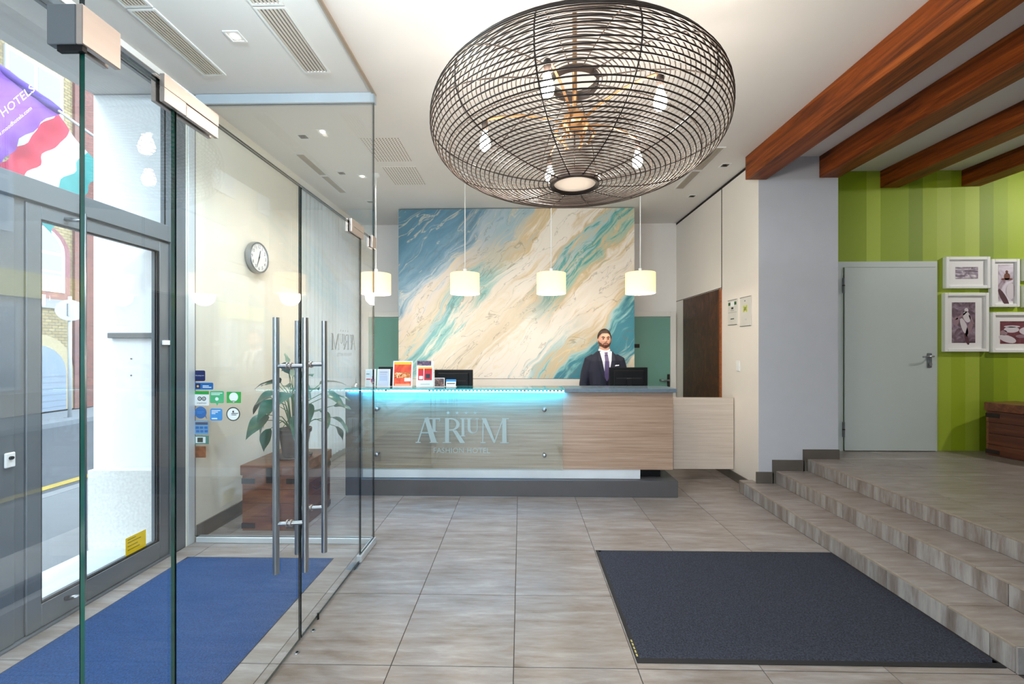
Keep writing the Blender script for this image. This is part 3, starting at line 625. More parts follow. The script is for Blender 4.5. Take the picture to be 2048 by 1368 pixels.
def flag2(u, v):
    a = QA.lerp(QB, u); b = QD.lerp(QC, u); p = a.lerp(b, v); p.y += .012 * math.sin(v * 26) + wave(u, v, .5); return p
for k, mm in enumerate((red_, wht_, grn_)):
    MB().grid(lambda u, v, k=k: flag2((k + u) / 3, v), 5, 22).build('stripe', mm, fb, smooth=True)

# ------------------------------------------------------------------ glass vestibule
T = .006
HD = 2.405
def glassthing(name, x0, x1, y0, y1, z0, z1, label, cat='glass panel', em=None):
    r = thing(name, ((x0 + x1) / 2, (y0 + y1) / 2, z0), label, cat, kind='thing'); pane('pane', x0, x1, y0, y1, z0, z1, r, em=em); return r
gp1 = glassthing('glass_screen', XP - T, XP + T, 1.106, 1.398, .012, HD, 'narrow fixed glass panel at the near end of the vestibule')
gp2 = glassthing('glass_screen', XP - T, XP + T, 3.056, 3.336, .05, HD, 'narrow fixed glass panel beside the vestibule corner', em=MT.edge_d)
gp3 = glassthing('glass_screen', XP - T, XP + T, 1.106, 3.336, HD + .01, CEIL - .012, 'long overhead glass panel above the double glass doors', em=MT.edge_d)
gp4 = glassthing('glass_screen', XL + .004, XP - T - .003, 3.336, 3.348, .045, 3.50, 'wide glass panel carrying the stickers across the vestibule end', em=MT.edge_d)
gp5 = glassthing('glass_screen', XL + .01, XP - T - .003, 1.106, 1.118, .012, CEIL - .012, 'wide glass panel closing the near end of the vestibule', em=MT.edge_d)
gd1 = glassthing('glass_door_leaf', XP - T, XP + T, 1.406, 2.212, .012, HD, 'nearer leaf of the frameless glass double door', 'door', em=MT.edge_d)
gd2 = glassthing('glass_door_leaf', XP - T, XP + T, 2.221, 3.048, .012, HD, 'farther leaf of the frameless glass double door', 'door', em=MT.edge_d)
def fitting(parent, y0, y1, z0, z1, split=None):
    for s_ in (-1, 1):
        xa, xb = (XP + T, XP + T + .016) if s_ > 0 else (XP - T - .016, XP - T)
        if split:
            bx(xa, xb, y0, y1, split[1], z1, bevel=.0015).build('patch_fitting', MT.fit, parent); bx(xa, xb, y0, split[0] - .001, z0, split[1], bevel=.0015).build('patch_fitting', MT.fit, parent)
            bx(xa, xb - .002 * s_ if s_ > 0 else xb, split[0] + .001, y1, z0, split[1] - .0015, bevel=.0015).build('patch_fitting', MT.fit, parent)
        else: bx(xa, xb, y0, y1, z0, z1, bevel=.0015).build('patch_fitting', MT.fit, parent)
fitting(gd1, 1.338, 1.585, 2.345, 2.435, (1.43, 2.39))
fitting(gd2, 2.845, 3.075, 2.345, 2.435, (2.89, 2.39))
fitting(gp2, 3.245, 3.334, 2.338, 2.428)
# corner clamp at the near end: L of two plates
bx(XP + T, XP + T + .018, 1.082, 1.19, 2.345, 2.45, bevel=.002).build('corner_clamp', MT.fit, gp1)
bx(XP - .072, XP + T - .0005, 1.082, 1.104, 2.345, 2.45, bevel=.002).build('corner_clamp', MT.alu, gp1)
bx(XP - T - .016, XP - T, 1.12, 1.185, 2.345, 2.45, bevel=.002).build('corner_clamp', MT.fit, gp1)
bx(XP - .05, XP + .018, 1.088, 1.10, 2.33, 2.345).build('clamp_gasket', MT.black, gp1)
# door floor pivots
def pull(parent, y, zt, zb, zc):
    r = MB().tube([(XP + .075, y + .012, zb), (XP + .075, y + .012, zt)], .0155, 14).build('pull_handle', MT.steel, parent, smooth=False, angle=40)
    r2 = MB().tube([(XP - .062, y - .012, zb), (XP - .062, y - .012, zt)], .0155, 14).build('pull_handle', MT.steel, parent, angle=40)
    for z in zc:
        MB().tube([(XP - .062, y - .012, z), (XP + .075, y + .012, z)], .0105, 10).build('connector', MT.steel, r, angle=40)
        for s_ in (-1, 1): MB().lathe([(.018, 0), (.018, s_ * .007)], (XP + s_ * T, y, z), 14, 'x').build('collar', MT.fit, r, angle=40)
pull(gd1, 2.115, 1.705, .415, (1.46, .665))
pull(gd2, 2.322, 1.702, .415, (1.46, .665))
# rails and profiles
tag(bx(XL + .03, XP + .012, 3.318, 3.366, 3.50, 3.575).build('head_rail', plain('blue_grey_rail', srgb(176, 192, 204), .4, metal=.2)), 'pale aluminium head rail over the glass vestibule end', 'rail')
tag(bx(XL + .03, XP - .012, 3.318, 3.366, .001, .045, bevel=.003).build('floor_rail', MT.alul), 'pale aluminium floor rail under the stickered glass panel', 'rail')
tag(bx(XP - .018, XP + .018, 3.03, 3.345, .001, .05, bevel=.003).build('glass_shoe', MT.alul), 'short metal shoe holding the corner glass at floor', 'rail')
tag(bx(XP - .012, XP + .014, 1.1, 3.36, CEIL - .014, CEIL - .001).build('ceiling_channel', MT.brass), 'thin champagne channel where the glass meets the ceiling', 'rail')
tag(bx(XL + .001, XL + .012, 3.266, 3.334, .001, CEIL - .002, bevel=.002).build('wall_post', MT.alul), 'white metal post between street door and vestibule glass', 'post')
tag(bx(XP - .055, XP + .02, 2.93, 3.03, .0, .003).build('pivot_plate', MT.steel), 'flat steel floor plate of the farther glass door', 'floor plate')
for k, (x, y) in enumerate(((XP + .03, 2.13), (XP + .03, 2.30))):
    o = MB().lathe([(.014, 0), (.012, .003)], (x, y, 0), 16).build('floor_bolt', MT.steel); MB().lathe([(.007, 0), (.007, .001)], (x, y, .003), 12).build('bolt_hole', MT.black, o)
    tag(o, ('small round steel bolt socket in floor nearer the camera', 'small round steel bolt socket in floor farther along the glass')[k], 'floor bolt', 'bolt sockets below the glass doors')
tag(MB().tube([(XP + .01, 2.395, .0), (XP + .01, 2.395, .035)], .006, 8).build('door_stop', MT.black), 'tiny black door stop pin under the glass doors', 'door stop')

# stickers on the end glass
YS = 3.3355
def rr(w, h, r, n=4):
    pts = []
    for cx_, cz, a0 in ((w - r, r, -PI / 2), (w - r, h - r, 0), (r, h - r, PI / 2), (r, r, PI)):
        pts += [(cx_ + r * math.cos(a0 + PI / 2 * k / n), cz + r * math.sin(a0 + PI / 2 * k / n)) for k in range(n + 1)]
    return pts
def flat(name, poly, x, z, mat, parent=None, y=YS, d=-.0006):
    return MB().prism(poly, (x, y, z), (1, 0, 0), (0, 0, 1), (0, d, 0)).build(name, mat, parent)
def circ(r, n=24, a0=0): return [(r * math.cos(a0 + 2 * PI * k / n), r * math.sin(a0 + 2 * PI * k / n)) for k in range(n)]
vin = lambda n, *c: plain('vinyl_' + n, srgb(*c), .45, var=.02)
vw, vnavy, vblue, vsky, vgreen, vmint, vdk = vin('white', 236, 242, 244), vin('navy', 22, 34, 90), vin('blue', 24, 104, 176), vin('sky', 44, 142, 214), vin('green', 24, 158, 62), vin('mint', 64, 176, 120), vin('dark', 40, 60, 54)
def lines(parent, x, z, ws, mat, h=.006, gap=.012, y=YS - .0006):
    for i, wd in enumerate(ws): flat('printed_line', [(0, 0), (wd, 0), (wd, h), (0, h)], x, z - i * gap, mat, parent, y)
def stick(poly, x, z, mat, label):
    return tag(flat('sticker', poly, x, z, mat), label, 'sticker', 'stickers on the end glass')
x0 = -2.612
s = stick(rr(.085, .085, .012), x0, 1.289, vnavy, 'square navy sticker topmost on the end glass'); text_mesh('Booking.com', .013, (x0 + .042, YS - .0015, 1.33), (1, 0, 0), (0, 0, 1), (0, 0, 0), mat=vw, parent=s)
s = stick(rr(.150, .055, .008), x0, 1.221, vblue, 'wide blue sticker with dark square under the navy one'); flat('emblem', [(0, 0), (.04, 0), (.04, .04), (0, .04)], x0 + .006, 1.228, vnavy, s, YS - .0006); flat('dot', circ(.009), x0 + .026, 1.248, vin('gold', 224, 186, 90), s, YS - .0012); lines(s, x0 + .065, 1.248, (.05, .07), vw)
s = stick(rr(.115, .116, .004), x0, 1.093, vw, 'white sticker with green top band and round eyes'); flat('band', [(0, 0), (.115, 0), (.115, .026), (0, .026)], x0, 1.183, vgreen, s, YS - .0006)
for dx in (.04, .075):
    flat('ring', circ(.017), x0 + dx, 1.148, vdk, s, YS - .0006); flat('ring', circ(.010), x0 + dx, 1.148, vw, s, YS - .0012); flat('dot', circ(.005), x0 + dx, 1.148, vdk, s, YS - .0018)
text_mesh('tripadvisor', .018, (x0 + .057, YS - .0012, 1.108), (1, 0, 0), (0, 0, 1), (0, 0, 0), mat=vdk, parent=s)
sp_ = [(.045, .018), (.055, -.005), (.066, .018)]
s = stick(rr(.112, .098, .01)[:0] + [(0, .028), (0, .11), (.006, .116), (.106, .116), (.112, .11), (.112, .028), (.106, .02), (.068, .02), (.058, 0), (.048, .02), (.006, .02)], -2.488, 1.093, vmint, 'green speech bubble sticker on the end glass'); flat('dot', circ(.014), -2.432, 1.146, vw, s, YS - .0006); lines(s, -2.478, 1.19, (.09, .07), vw)
s = stick(rr(.116, .09, .003), -2.353, 1.114, vgreen, 'green rectangular sticker with a white disc'); flat('disc', circ(.036), -2.296, 1.162, vw, s, YS - .0006); flat('disc_point', [(-.015, 0), (.015, 0), (0, -.016)], -2.296, 1.133, vw, s, YS - .0006)
s = stick([(p[0], p[1]) for p in circ(.048, 28, -PI / 4 + .3)] + [(.05, -.052)], x0 + .048, 1.037, vblue, 'round dark blue speech bubble sticker'); lines(s, x0 + .02, 1.04, (.055, .04), vsky)
s = stick(rr(.098, .096, .014), -2.486, .973, vsky, 'bright sky blue square sticker with white lines'); lines(s, -2.474, 1.05, (.07, .05, .03), vw); lines(s, -2.474, .985, (.045,), vw, .009)
s = stick(circ(.056, 32), -2.300, 1.026, vdk, 'round white sticker with a dark green rim'); flat('disc', circ(.047, 28), -2.300, 1.026, vw, s, YS - .0006); lines(s, -2.315, 1.028, (.055, .04), vin('violet', 140, 130, 190)); flat('swirl', circ(.008), -2.3, 1.045, vin('rose', 214, 110, 130), s, YS - .0006)
s = stick(rr(.112, .108, .003), x0, .862, vin('steelblue', 104, 158, 196), 'pale blue sticker with rows of card logos'); flat('band', [(0, 0), (.1, 0), (.1, .02), (0, .02)], x0 + .006, .94, vin('dusk', 74, 78, 104), s, YS - .0006)
for i, (dx, dz) in enumerate(((.008, .045), (.042, .045), (.078, .045), (.012, .016), (.045, .016), (.08, .016))): flat('card_mark', [(0, 0), (.026, 0), (.026, .019), (0, .019)], x0 + dx, .862 + dz, vblue, s, YS - .0006)
s = stick(rr(.114, .068, .003), x0, .784, vin('teal', 70, 128, 120), 'teal framed sticker with a dark picture'); flat('mount', [(0, 0), (.08, 0), (.08, .05), (0, .05)], x0 + .008, .793, vw, s, YS - .0006); flat('picture', [(0, 0), (.045, 0), (.045, .038), (0, .038)], x0 + .022, .799, vdk, s, YS - .0012)
s = stick(rr(.09, .09, .003), x0, .676, print_mat('brown_photo', [(.3, srgb(70, 38, 24)), (.6, srgb(150, 92, 54)), (.8, srgb(190, 130, 84))], 8), 'brown photographic sticker lowest on the end glass')

# wordmark letters (serif), unit: cap height 1
def glyphs():
    G = {}
    G['A'] = [[(.0, 0), (.05, 0), (.36, .96), (.32, .99)], [(.56, 0), (.80, 0), (.44, 1.03), (.29, .97)], [(-.06, 0), (.14, 0), (.14, .035), (-.06, .035)], [(.5, 0), (.84, 0), (.84, .035), (.5, .035)], [(.15, .38), (.56, .38), (.56, .42), (.15, .42)]]
    G['T'] = [[(.62, .46), (.74, .46), (.74, .98), (.62, .98)], [(.46, .94), (.92, .94), (.92, .99), (.46, .99)], [(.57, .44), (.8, .44), (.8, .475), (.57, .475)], [(.46, .86), (.49, .86), (.49, .99), (.46, .99)], [(.89, .86), (.92, .86), (.92, .99), (.89, .99)]]
    arc = [(1.36 + .34 * math.cos(a), .74 + .25 * math.sin(a)) for a in [PI / 2 - PI * k / 12 for k in range(13)]]; ari = [(1.36 + .21 * math.cos(a), .74 + .20 * math.sin(a)) for a in [-PI / 2 + PI * k / 12 for k in range(13)]]
    G['R'] = [[(1.12, 0), (1.28, 0), (1.28, .99), (1.12, .99)], arc + ari, [(1.28, .94), (1.36, .94), (1.36, .99), (1.28, .99)], [(1.28, .49), (1.36, .49), (1.36, .54), (1.28, .54)], [(1.42, .5), (1.58, .5), (1.92, 0), (1.72, 0)], [(1.02, 0), (1.36, 0), (1.36, .035), (1.02, .035)]]
    G['I'] = [[(1.78, .28), (1.89, .28), (1.89, .98), (1.78, .98)], [(1.73, .95), (1.94, .95), (1.94, .985), (1.73, .985)], [(1.73, .26), (1.94, .26), (1.94, .295), (1.73, .295)]]
    uo = [(2.22 + .2 * math.cos(a), .58 + .2 * math.sin(a)) for a in [PI + PI * k / 10 for k in range(11)]]; ui = [(2.26 + .13 * math.cos(a), .58 + .16 * math.sin(a)) for a in [2 * PI - PI * k / 10 for k in range(11)]]
    G['U'] = [uo + [(2.42, .97), (2.39, .97)] + ui + [(2.13, .97), (2.02, .97)], [(1.97, .95), (2.18, .95), (2.18, .985), (1.97, .985)], [(2.34, .95), (2.47, .95), (2.47, .985), (2.34, .985)]]
    G['M'] = [[(2.60, 0), (2.64, 0), (2.66, .99), (2.62, .99)], [(2.58, .99), (2.76, .99), (3.13, .05), (3.06, .0)], [(3.06, 0), (3.10, .0), (3.46, .99), (3.42, .99)], [(3.40, 0), (3.58, 0), (3.56, .99), (3.40, .99)], [(2.53, 0), (2.74, 0), (2.74, .035), (2.53, .035)], [(3.32, 0), (3.66, 0), (3.66, .035), (3.32, .035)], [(3.40, .955), (3.66, .955), (3.66, .99), (3.40, .99)]]
    return G
def star(r): return [(rad * math.sin(k * PI / 5), rad * math.cos(k * PI / 5)) for k in range(10) for rad in [r if k % 2 == 0 else r * .42]]
def wordmark(parent, o, ux, uy, d, h, mat, subtitle=True):
    o, ux, uy = V(o), V(ux), V(uy)
    for ch, polys in glyphs().items():
        mb = MB()
        for i, p in enumerate(polys): mb.prism([(a * h, b * h) for a, b in p], o + V(d) * .02 * i, ux, uy, d)
        mb.build('letter', mat, parent)
    for k in range(4): MB().prism([(a * h, b * h) for a, b in star(.075)], o + ux * h * (1.24 + .36 * k) + uy * h * 1.2, ux, uy, d).build('star', mat, parent)
    if subtitle: text_mesh('FASHION HOTEL', .3 * h, o + ux * 1.78 * h - uy * .4 * h, ux, uy, d, mat=mat, parent=parent)
wm = thing('window_lettering', (XL + .09, 5.9, 1.5), 'small dark hotel wordmark seen reversed before the sheer curtain', 'lettering')
wordmark(wm, (XL + .085, 6.42, 1.535), (0, -1, 0), (0, 0, 1), (.002, 0, 0), .225, plain('grey_vinyl', srgb(120, 132, 136), .6))
wm2 = thing('door_lettering', (XL - .06, 2.2, 1.5), 'large pale hotel wordmark with four stars on the street door glass', 'lettering')
wordmark(wm2, (XL - .0595, 1.34, 1.55), (0, 1, 0), (0, 0, 1), (-.001, 0, 0), .2, plain('pale_frosting', srgb(196, 212, 220), .6))

# mats
for nm, x0, x1, y0, y1, mt, lb, edge in (('doormat', -2.475, -1.38, .9, 3.09, MT.mat_blue, 'long blue entrance mat inside the glass vestibule', .006), ('doormat', .572, 2.352, 2.09, 3.25, MT.mat_navy, 'dark navy mat lying in front of the steps', .022)):
    r = thing(nm, ((x0 + x1) / 2, (y0 + y1) / 2, 0), lb, 'mat')
    bx(x0, x1, y0, y1, .0005, .004, bevel=.001).build('rubber_border', MT.rubber, r)
    yb0 = y0 + (.03 if edge > .01 else .006)
    # carpet pile with a softly uneven surface
    def pile(u, v, a=x0 + edge, b=x1 - edge * .4, c=yb0, d=y1 - .006):
        x, y = a + (b - a) * u, c + (d - c) * v; e = min(u, 1 - u, v, 1 - v)
        return V((x, y, .004 if e < 1e-6 else .009 + .0012 * noise.noise(V((x * 40, y * 40, 0)))))
    MB().grid(pile, 60, 44).build('pile', mt, r, smooth=True)
    if edge > .01:
        lg = plain('mat_label_gold', srgb(190, 176, 110), .6); bx(x0 + .004, x0 + .02, y0 + .03, y0 + .18, .004, .0046).build('maker_label', MT.rubber, r)
        for k in range(5): bx(x0 + .008, x0 + .016, y0 + .04 + .026 * k, y0 + .058 + .026 * k, .0046, .0049).build('printed_mark', lg, r)

# clock on the left wall
ck = thing('wall_clock', (XL, 4.10, 2.29), 'round silver wall clock with white face on the left wall', 'clock')
cz = 2.443; R_ = .152; XC = XL + .002
MB().lathe([(R_ * .93, 0), (R_, .01), (R_, .045), (R_ * .97, .056), (R_ * .9, .056), (R_ * .885, .046)], (XC, 4.10, cz), 40, 'x').build('case', MT.steel, ck, angle=40)
MB().lathe([(R_ * .89, .040), (R_ * .89, .0475)], (XC, 4.10, cz), 40, 'x').build('face', MT.paper, ck)
for k in range(12):
    a = 2 * PI * k / 12; yy, zz = 4.10 - math.sin(a) * R_ * .72, cz + math.cos(a) * R_ * .72
    text_mesh(str(12 if k == 0 else k), .045, (XC + .0482, 4.10 + math.sin(a) * R_ * .70, cz + math.cos(a) * R_ * .70 - .015), (0, 1, 0), (0, 0, 1), (0, 0, 0), name='numeral', mat=MT.black, parent=ck)
def hand(ang, l, wd, xo):
    d = V((0, math.sin(ang), math.cos(ang))); n = V((0, math.cos(ang), -math.sin(ang))); o = V((XC + xo, 4.10, cz))
    MB().prism([(-wd, -.02), (wd, -.02), (wd * .6, l), (-wd * .6, l)], o, n, d, (.0015, 0, 0)).build('hand', MT.black, ck)
hand(math.radians(17), .075, .0055, .049); hand(math.radians(202), .11, .0038, .0515)
MB().lathe([(.007, 0), (.006, .006)], (XC + .049, 4.10, cz), 12, 'x').build('hub', MT.black, ck)

# ------------------------------------------------------------------ ceiling fixtures
def grille(x0, x1, y0, y1, label, nsl=7):
    r = thing('air_grille', ((x0 + x1) / 2, (y0 + y1) / 2, CEIL - .008), label, 'air grille', 'linear ceiling grilles')
    z0, z1 = CEIL - .009, CEIL - .001; f = .014
    for a, b, c, d in ((x0 - f, x0, y0 - f, y1 + f), (x1, x1 + f, y0 - f, y1 + f), (x0, x1, y0 - f, y0), (x0, x1, y1, y1 + f)): bx(a, b, c, d, z0, z1).build('frame', MT.frame_w, r)
    bx(x0, x1, y0, y1, CEIL - .0022, CEIL - .001).build('gap_shade', MT.dark, r)  # dark sheet standing in for the shade between the slats
    p = (x1 - x0) / nsl; me = None
    for k in range(nsl):
        if me is None:
            me = MB().box(-p * .21, p * .21, y0 - (y0 + y1) / 2, y1 - (y0 + y1) / 2, -.0035, .0035).mesh('slat'); me.materials.append(plain('grille_slat', srgb(206, 196, 184), .5))
        inst('slat', me, r, (x0 + p * (k + .5), (y0 + y1) / 2, CEIL - .0058))
grille(-2.335, -2.195, 2.49, 3.075, 'linear ceiling grille over the street doors, farther segment')
grille(-2.335, -2.195, 1.84, 2.45, 'linear ceiling grille over the street doors, cut by the photo edge')
grille(-1.575, -1.41, 2.49, 3.06, 'linear ceiling grille beside the glass partition, farther segment')
grille(-1.575, -1.41, 1.84, 2.45, 'linear ceiling grille beside the glass partition, cut by the photo edge')
grille(-2.345, -2.265, 4.36, 4.88, 'narrow ceiling grille along the left wall, segment nearer the glass'); grille(-2.345, -2.265, 4.92, 5.44, 'narrow ceiling grille along the left wall, segment nearer the desk')
grille(1.955, 2.05, 4.30, 4.82, 'narrow ceiling grille by the right wall, segment touching the chandelier'); grille(1.955, 2.05, 4.86, 5.38, 'narrow ceiling grille by the right wall, segment nearer the desk')
for k, (y0, y1) in enumerate(((4.03, 4.55), (4.68, 5.2))):
    tag(bx(-1.555, -1.17, y0, y1, CEIL - .005, CEIL - .001).build('perforated_ceiling_plate', MT.perf), ('square perforated ceiling panel nearer the glass corner', 'square perforated ceiling panel nearer the painting')[k], 'ceiling panel', 'perforated panels')
def downlight(x, y, lit, label, power=9, aim=None, s=.05, col=SOFT):
    r = thing('downlight', (x, y, CEIL - .01), label, 'downlight', 'square ceiling spotlights')
    z0, z1 = CEIL - .007, CEIL - .001
    for a, b, c, d in ((x - s, x - s + .012, y - s, y + s), (x + s - .012, x + s, y - s, y + s), (x - s + .012, x + s - .012, y - s, y - s + .012), (x - s + .012, x + s - .012, y + s - .012, y + s)): bx(a, b, c, d, z0, z1).build('trim', MT.frame_w, r)
    bx(x - s + .012, x + s - .012, y - s + .012, y + s - .012, CEIL - .003, CEIL - .001).build('well', MT.frame_w if lit else plain('shaded_well', srgb(96, 88, 82), .5), r)  # unlit wells coloured darker for the shade inside the recess
    MB().lathe([(.018, 0), (.022, -.006)], (x, y, CEIL - .003), 16).build('lens', emit('spot_lens', srgb(255, 244, 226), 8) if lit else MT.blackmetal, r)
    if lit:
        light('downlight_lamp', 'SPOT', (x, y, CEIL - .03), power, col, spot_size=math.radians(125), spot_blend=.8, shadow_soft_size=.04, aim=aim or (x, y, 0))
downlight(-1.857, 2.71, True, 'lit square downlight between the vestibule grilles', 190, col=(.72, .90, 1))
gl_ = thing('fill_globe', (-1.36, 1.5, CEIL - .26), 'unseen globe lamp added to brighten the vestibule ceiling', 'added fill lamp')  # unseen lamp, added to lift the vestibule ceiling and floor with cool light
MB().lathe([(.03, .1), (.07, .075), (.095, .035), (.1, 0), (.095, -.035), (.07, -.075), (.03, -.1), (.002, -.104)], (-1.36, 1.5, CEIL - .15), 24).build('globe', emit('fill_globe_glow', (.74, .91, 1), 330), gl_, smooth=True)
MB().cyl((-1.36, 1.5), .05, CEIL - .055, CEIL - .001, 20).build('ceiling_cup', MT.frame_w, gl_)
downlight(-1.85, 3.91, True, 'lit square downlight just beyond the vestibule glass', 50); downlight(-2.08, 4.0, False, 'unlit square spot just beyond the vestibule glass')
downlight(-1.86, 4.93, True, 'lit square downlight left of the perforated panels', 45); downlight(-2.07, 4.84, False, 'unlit square spot beside the narrow left grille')
downlight(-2.08, 5.79, False, 'unlit square spot above the sheer curtain'); downlight(2.256, 4.715, False, 'unlit square spot by the right wall nearer the timber beam'); downlight(2.275, 5.66, False, 'unlit square spot by the right wall farther from the timber beam')

# chandelier
CX_, CY_, CZ_, RR, RB, NN = .297, 2.339, 2.739, .783, .283, 2.49
ch = thing('wire_chandelier', (CX_, CY_, CZ_ - RB), 'large flattened globe chandelier of dark wire rings with glowing bulbs', 'chandelier')
def prof(t):
    c, s_ = math.cos(t), math.sin(t)
    return RR * abs(c) ** (2 / NN), RB * math.copysign(abs(s_) ** (2 / NN), s_)
# equal arc length sampling of the profile
ts = [-PI / 2 + PI * k / 2000 for k in range(2001)]; pr = [prof(t) for t in ts]; acc = [0]
for a, b in zip(pr, pr[1:]): acc.append(acc[-1] + math.hypot(b[0] - a[0], b[1] - a[1]))
def at_len(l):
    import bisect
    i = min(max(bisect.bisect(acc, l) - 1, 0), len(pr) - 2); f = (l - acc[i]) / max(1e-9, acc[i + 1] - acc[i]); return (pr[i][0] + (pr[i + 1][0] - pr[i][0]) * f, pr[i][1] + (pr[i + 1][1] - pr[i][1]) * f)
L0 = next(a for a, p in zip(acc, pr) if p[0] > .125); L1 = acc[-1] - L0
NR = 64
for k in range(NR):
    r, z = at_len(L0 + (L1 - L0) * k / (NR - 1)); wr_ = .0034
    n = 72
    rings = [[((r + wr_ * math.cos(q)) * math.cos(2 * PI * i / n), (r + wr_ * math.cos(q)) * math.sin(2 * PI * i / n), wr_ * math.sin(q)) for q in (2 * PI * j / 6 for j in range(6))] for i in range(n)]
    mb = MB(); Rg = [mb.ring(x) for x in rings]
    for i in range(n):
        a, b = Rg[i], Rg[(i + 1) % n]
        for j in range(6): mb.bm.faces.new((a[j], b[j], b[(j + 1) % 6], a[(j + 1) % 6]))
    me = mb.mesh('ring', smooth=True); me.materials.append(MT.blackmetal)
    inst('ring', me, ch, (CX_, CY_, CZ_ + z), rot=(random.uniform(-.004, .004), random.uniform(-.004, .004), 0))
rib = None
for k in range(12):
    if rib is None:
        pts = [at_len(L0 + (L1 - L0) * i / 48) for i in range(49)]
        rib = MB().tube([(r - .006, 0, z) for r, z in pts], .0038, 6).mesh('rib', smooth=True); rib.materials.append(MT.blackmetal)
    inst('rib', rib, ch, (CX_, CY_, CZ_), rot=(0, 0, 2 * PI * k / 12 + .2))
MB().lathe([(.132, -.012), (.138, 0), (.138, .028), (.125, .036), (.118, .03), (.116, -.008), (.132, -.012)], (CX_, CY_, CZ_ - RB), 40, cap=False).build('bottom_collar', MT.blackmetal, ch, smooth=True)
MB().lathe([(.114, .002), (.114, .010)], (CX_, CY_, CZ_ - RB), 40).build('bottom_lens', translucent('opal_disc', srgb(240, 234, 228), .6, rough=.3), ch)
MB().lathe([(.13, -.03), (.135, .01), (.12, .02)], (CX_, CY_, CZ_ + RB), 40, cap=False).build('top_collar', MT.blackmetal, ch, smooth=True)
brz = plain('bronze_fitting', srgb(134, 100, 66), .35, metal=.6, var=.1)
MB().tube([(CX_, CY_, CZ_ + .02), (CX_, CY_, CEIL - .03)], .013, 12).build('stem', brz, ch, smooth=True)
MB().lathe([(.075, 0), (.075, -.02), (.02, -.045)], (CX_, CY_, CEIL - .001), 28).build('canopy', brz, ch, smooth=True)
MB().lathe([(.012, -.05), (.06, -.04), (.075, 0), (.06, .04), (.03, .07), (.013, .09)], (CX_, CY_, CZ_ + .05), 24).build('hub', brz, ch, smooth=True)
MB().tube([(CX_, CY_, CZ_ + .01), (CX_, CY_, CZ_ - RB + .03)], .005, 8).build('drop_rod', MT.blackmetal, ch, smooth=True)
bulbm = emit('glowing_bulb', srgb(255, 243, 226), 540)
bm_ = MB().lathe([(.012, .075), (.016, .055), (.026, .03), (.031, .005), (.026, -.02), (.012, -.033), (.002, -.036)], (0, 0, 0), 16).mesh('bulb', smooth=True); bm_.materials.append(bulbm)
for k, a in enumerate((33, 102, 176, 249, 315)):
    a = math.radians(a); ca, sa = math.cos(a), math.sin(a); rb = .5; P = lambda r, z: (CX_ + r * ca, CY_ + r * sa, z)
    arm = MB().tube([P(.06, CZ_ + .05), P(.16, CZ_ + .09), P(.28, CZ_ + .11), P(.40, CZ_ + .11), P(.48, CZ_ + .10), P(rb, CZ_ + .085)], .007, 8).build('arm', brz, ch, smooth=True)
    MB().lathe([(.016, .0), (.018, .05), (.01, .06)], P(rb, CZ_ + .03), 14).build('socket', MT.blackmetal, arm, smooth=True)
    inst('bulb', bm_, ch, P(rb, CZ_ - .045))
# little ornament cords around the hub
for k in range(6):
    a = 2 * PI * k / 6; MB().tube([(CX_ + .06 * math.cos(a), CY_ + .06 * math.sin(a), CZ_ + .06), (CX_ + .11 * math.cos(a), CY_ + .11 * math.sin(a), CZ_ + .0), (CX_ + .07 * math.cos(a), CY_ + .07 * math.sin(a), CZ_ - .06)], .009, 6).build('bracket', brz, ch, smooth=True)

# pendants over the desk
PEND = []
for k, x in enumerate((-1.684, -.647, .350, 1.372)):
    y, zc = 4.88, 2.30; R2, hh = .168, .118
    p = thing('pendant_lamp', (x, y, zc - hh), ('white drum pendant lamp just behind the glass corner', 'white drum pendant lamp before the blue part of painting', 'white drum pendant lamp in front of the middle of the painting', 'white drum pendant lamp over the right end of desk')[k], 'pendant lamp', 'drum pendants over the desk')
    MB().lathe([(R2, -hh), (R2, hh), (R2 - .004, hh), (R2 - .004, -hh)], (x, y, zc), 40, cap=False).build('shade', MT.shade, p, smooth=False, angle=40)
    MB().lathe([(R2 - .006, -hh + .012), (R2 - .006, -hh + .016)], (x, y, zc), 36).build('diffuser', MT.diffuser, p)
    MB().lathe([(R2 - .006, hh - .006), (R2 - .006, hh - .003)], (x, y, zc), 36).build('top_disc', MT.frame_w, p)
    MB().lathe([(.022, 0), (.022, .055), (.012, .062)], (x, y, zc + hh - .003), 16).build('socket_cap', MT.frame_w, p, angle=40)
    MB().tube([(x, y, zc + hh + .05), (x, y, CEIL - .02)], .006, 8).build('cord', MT.frame_w, p, smooth=True)
    MB().lathe([(.045, 0), (.045, -.03), (.012, -.05)], (x, y, CEIL - .001), 20).build('ceiling_cup', MT.frame_w, p, angle=40)
    light('pendant_bulb', 'POINT', (x, y, zc - hh - .03), 14, WARM, shadow_soft_size=.1)

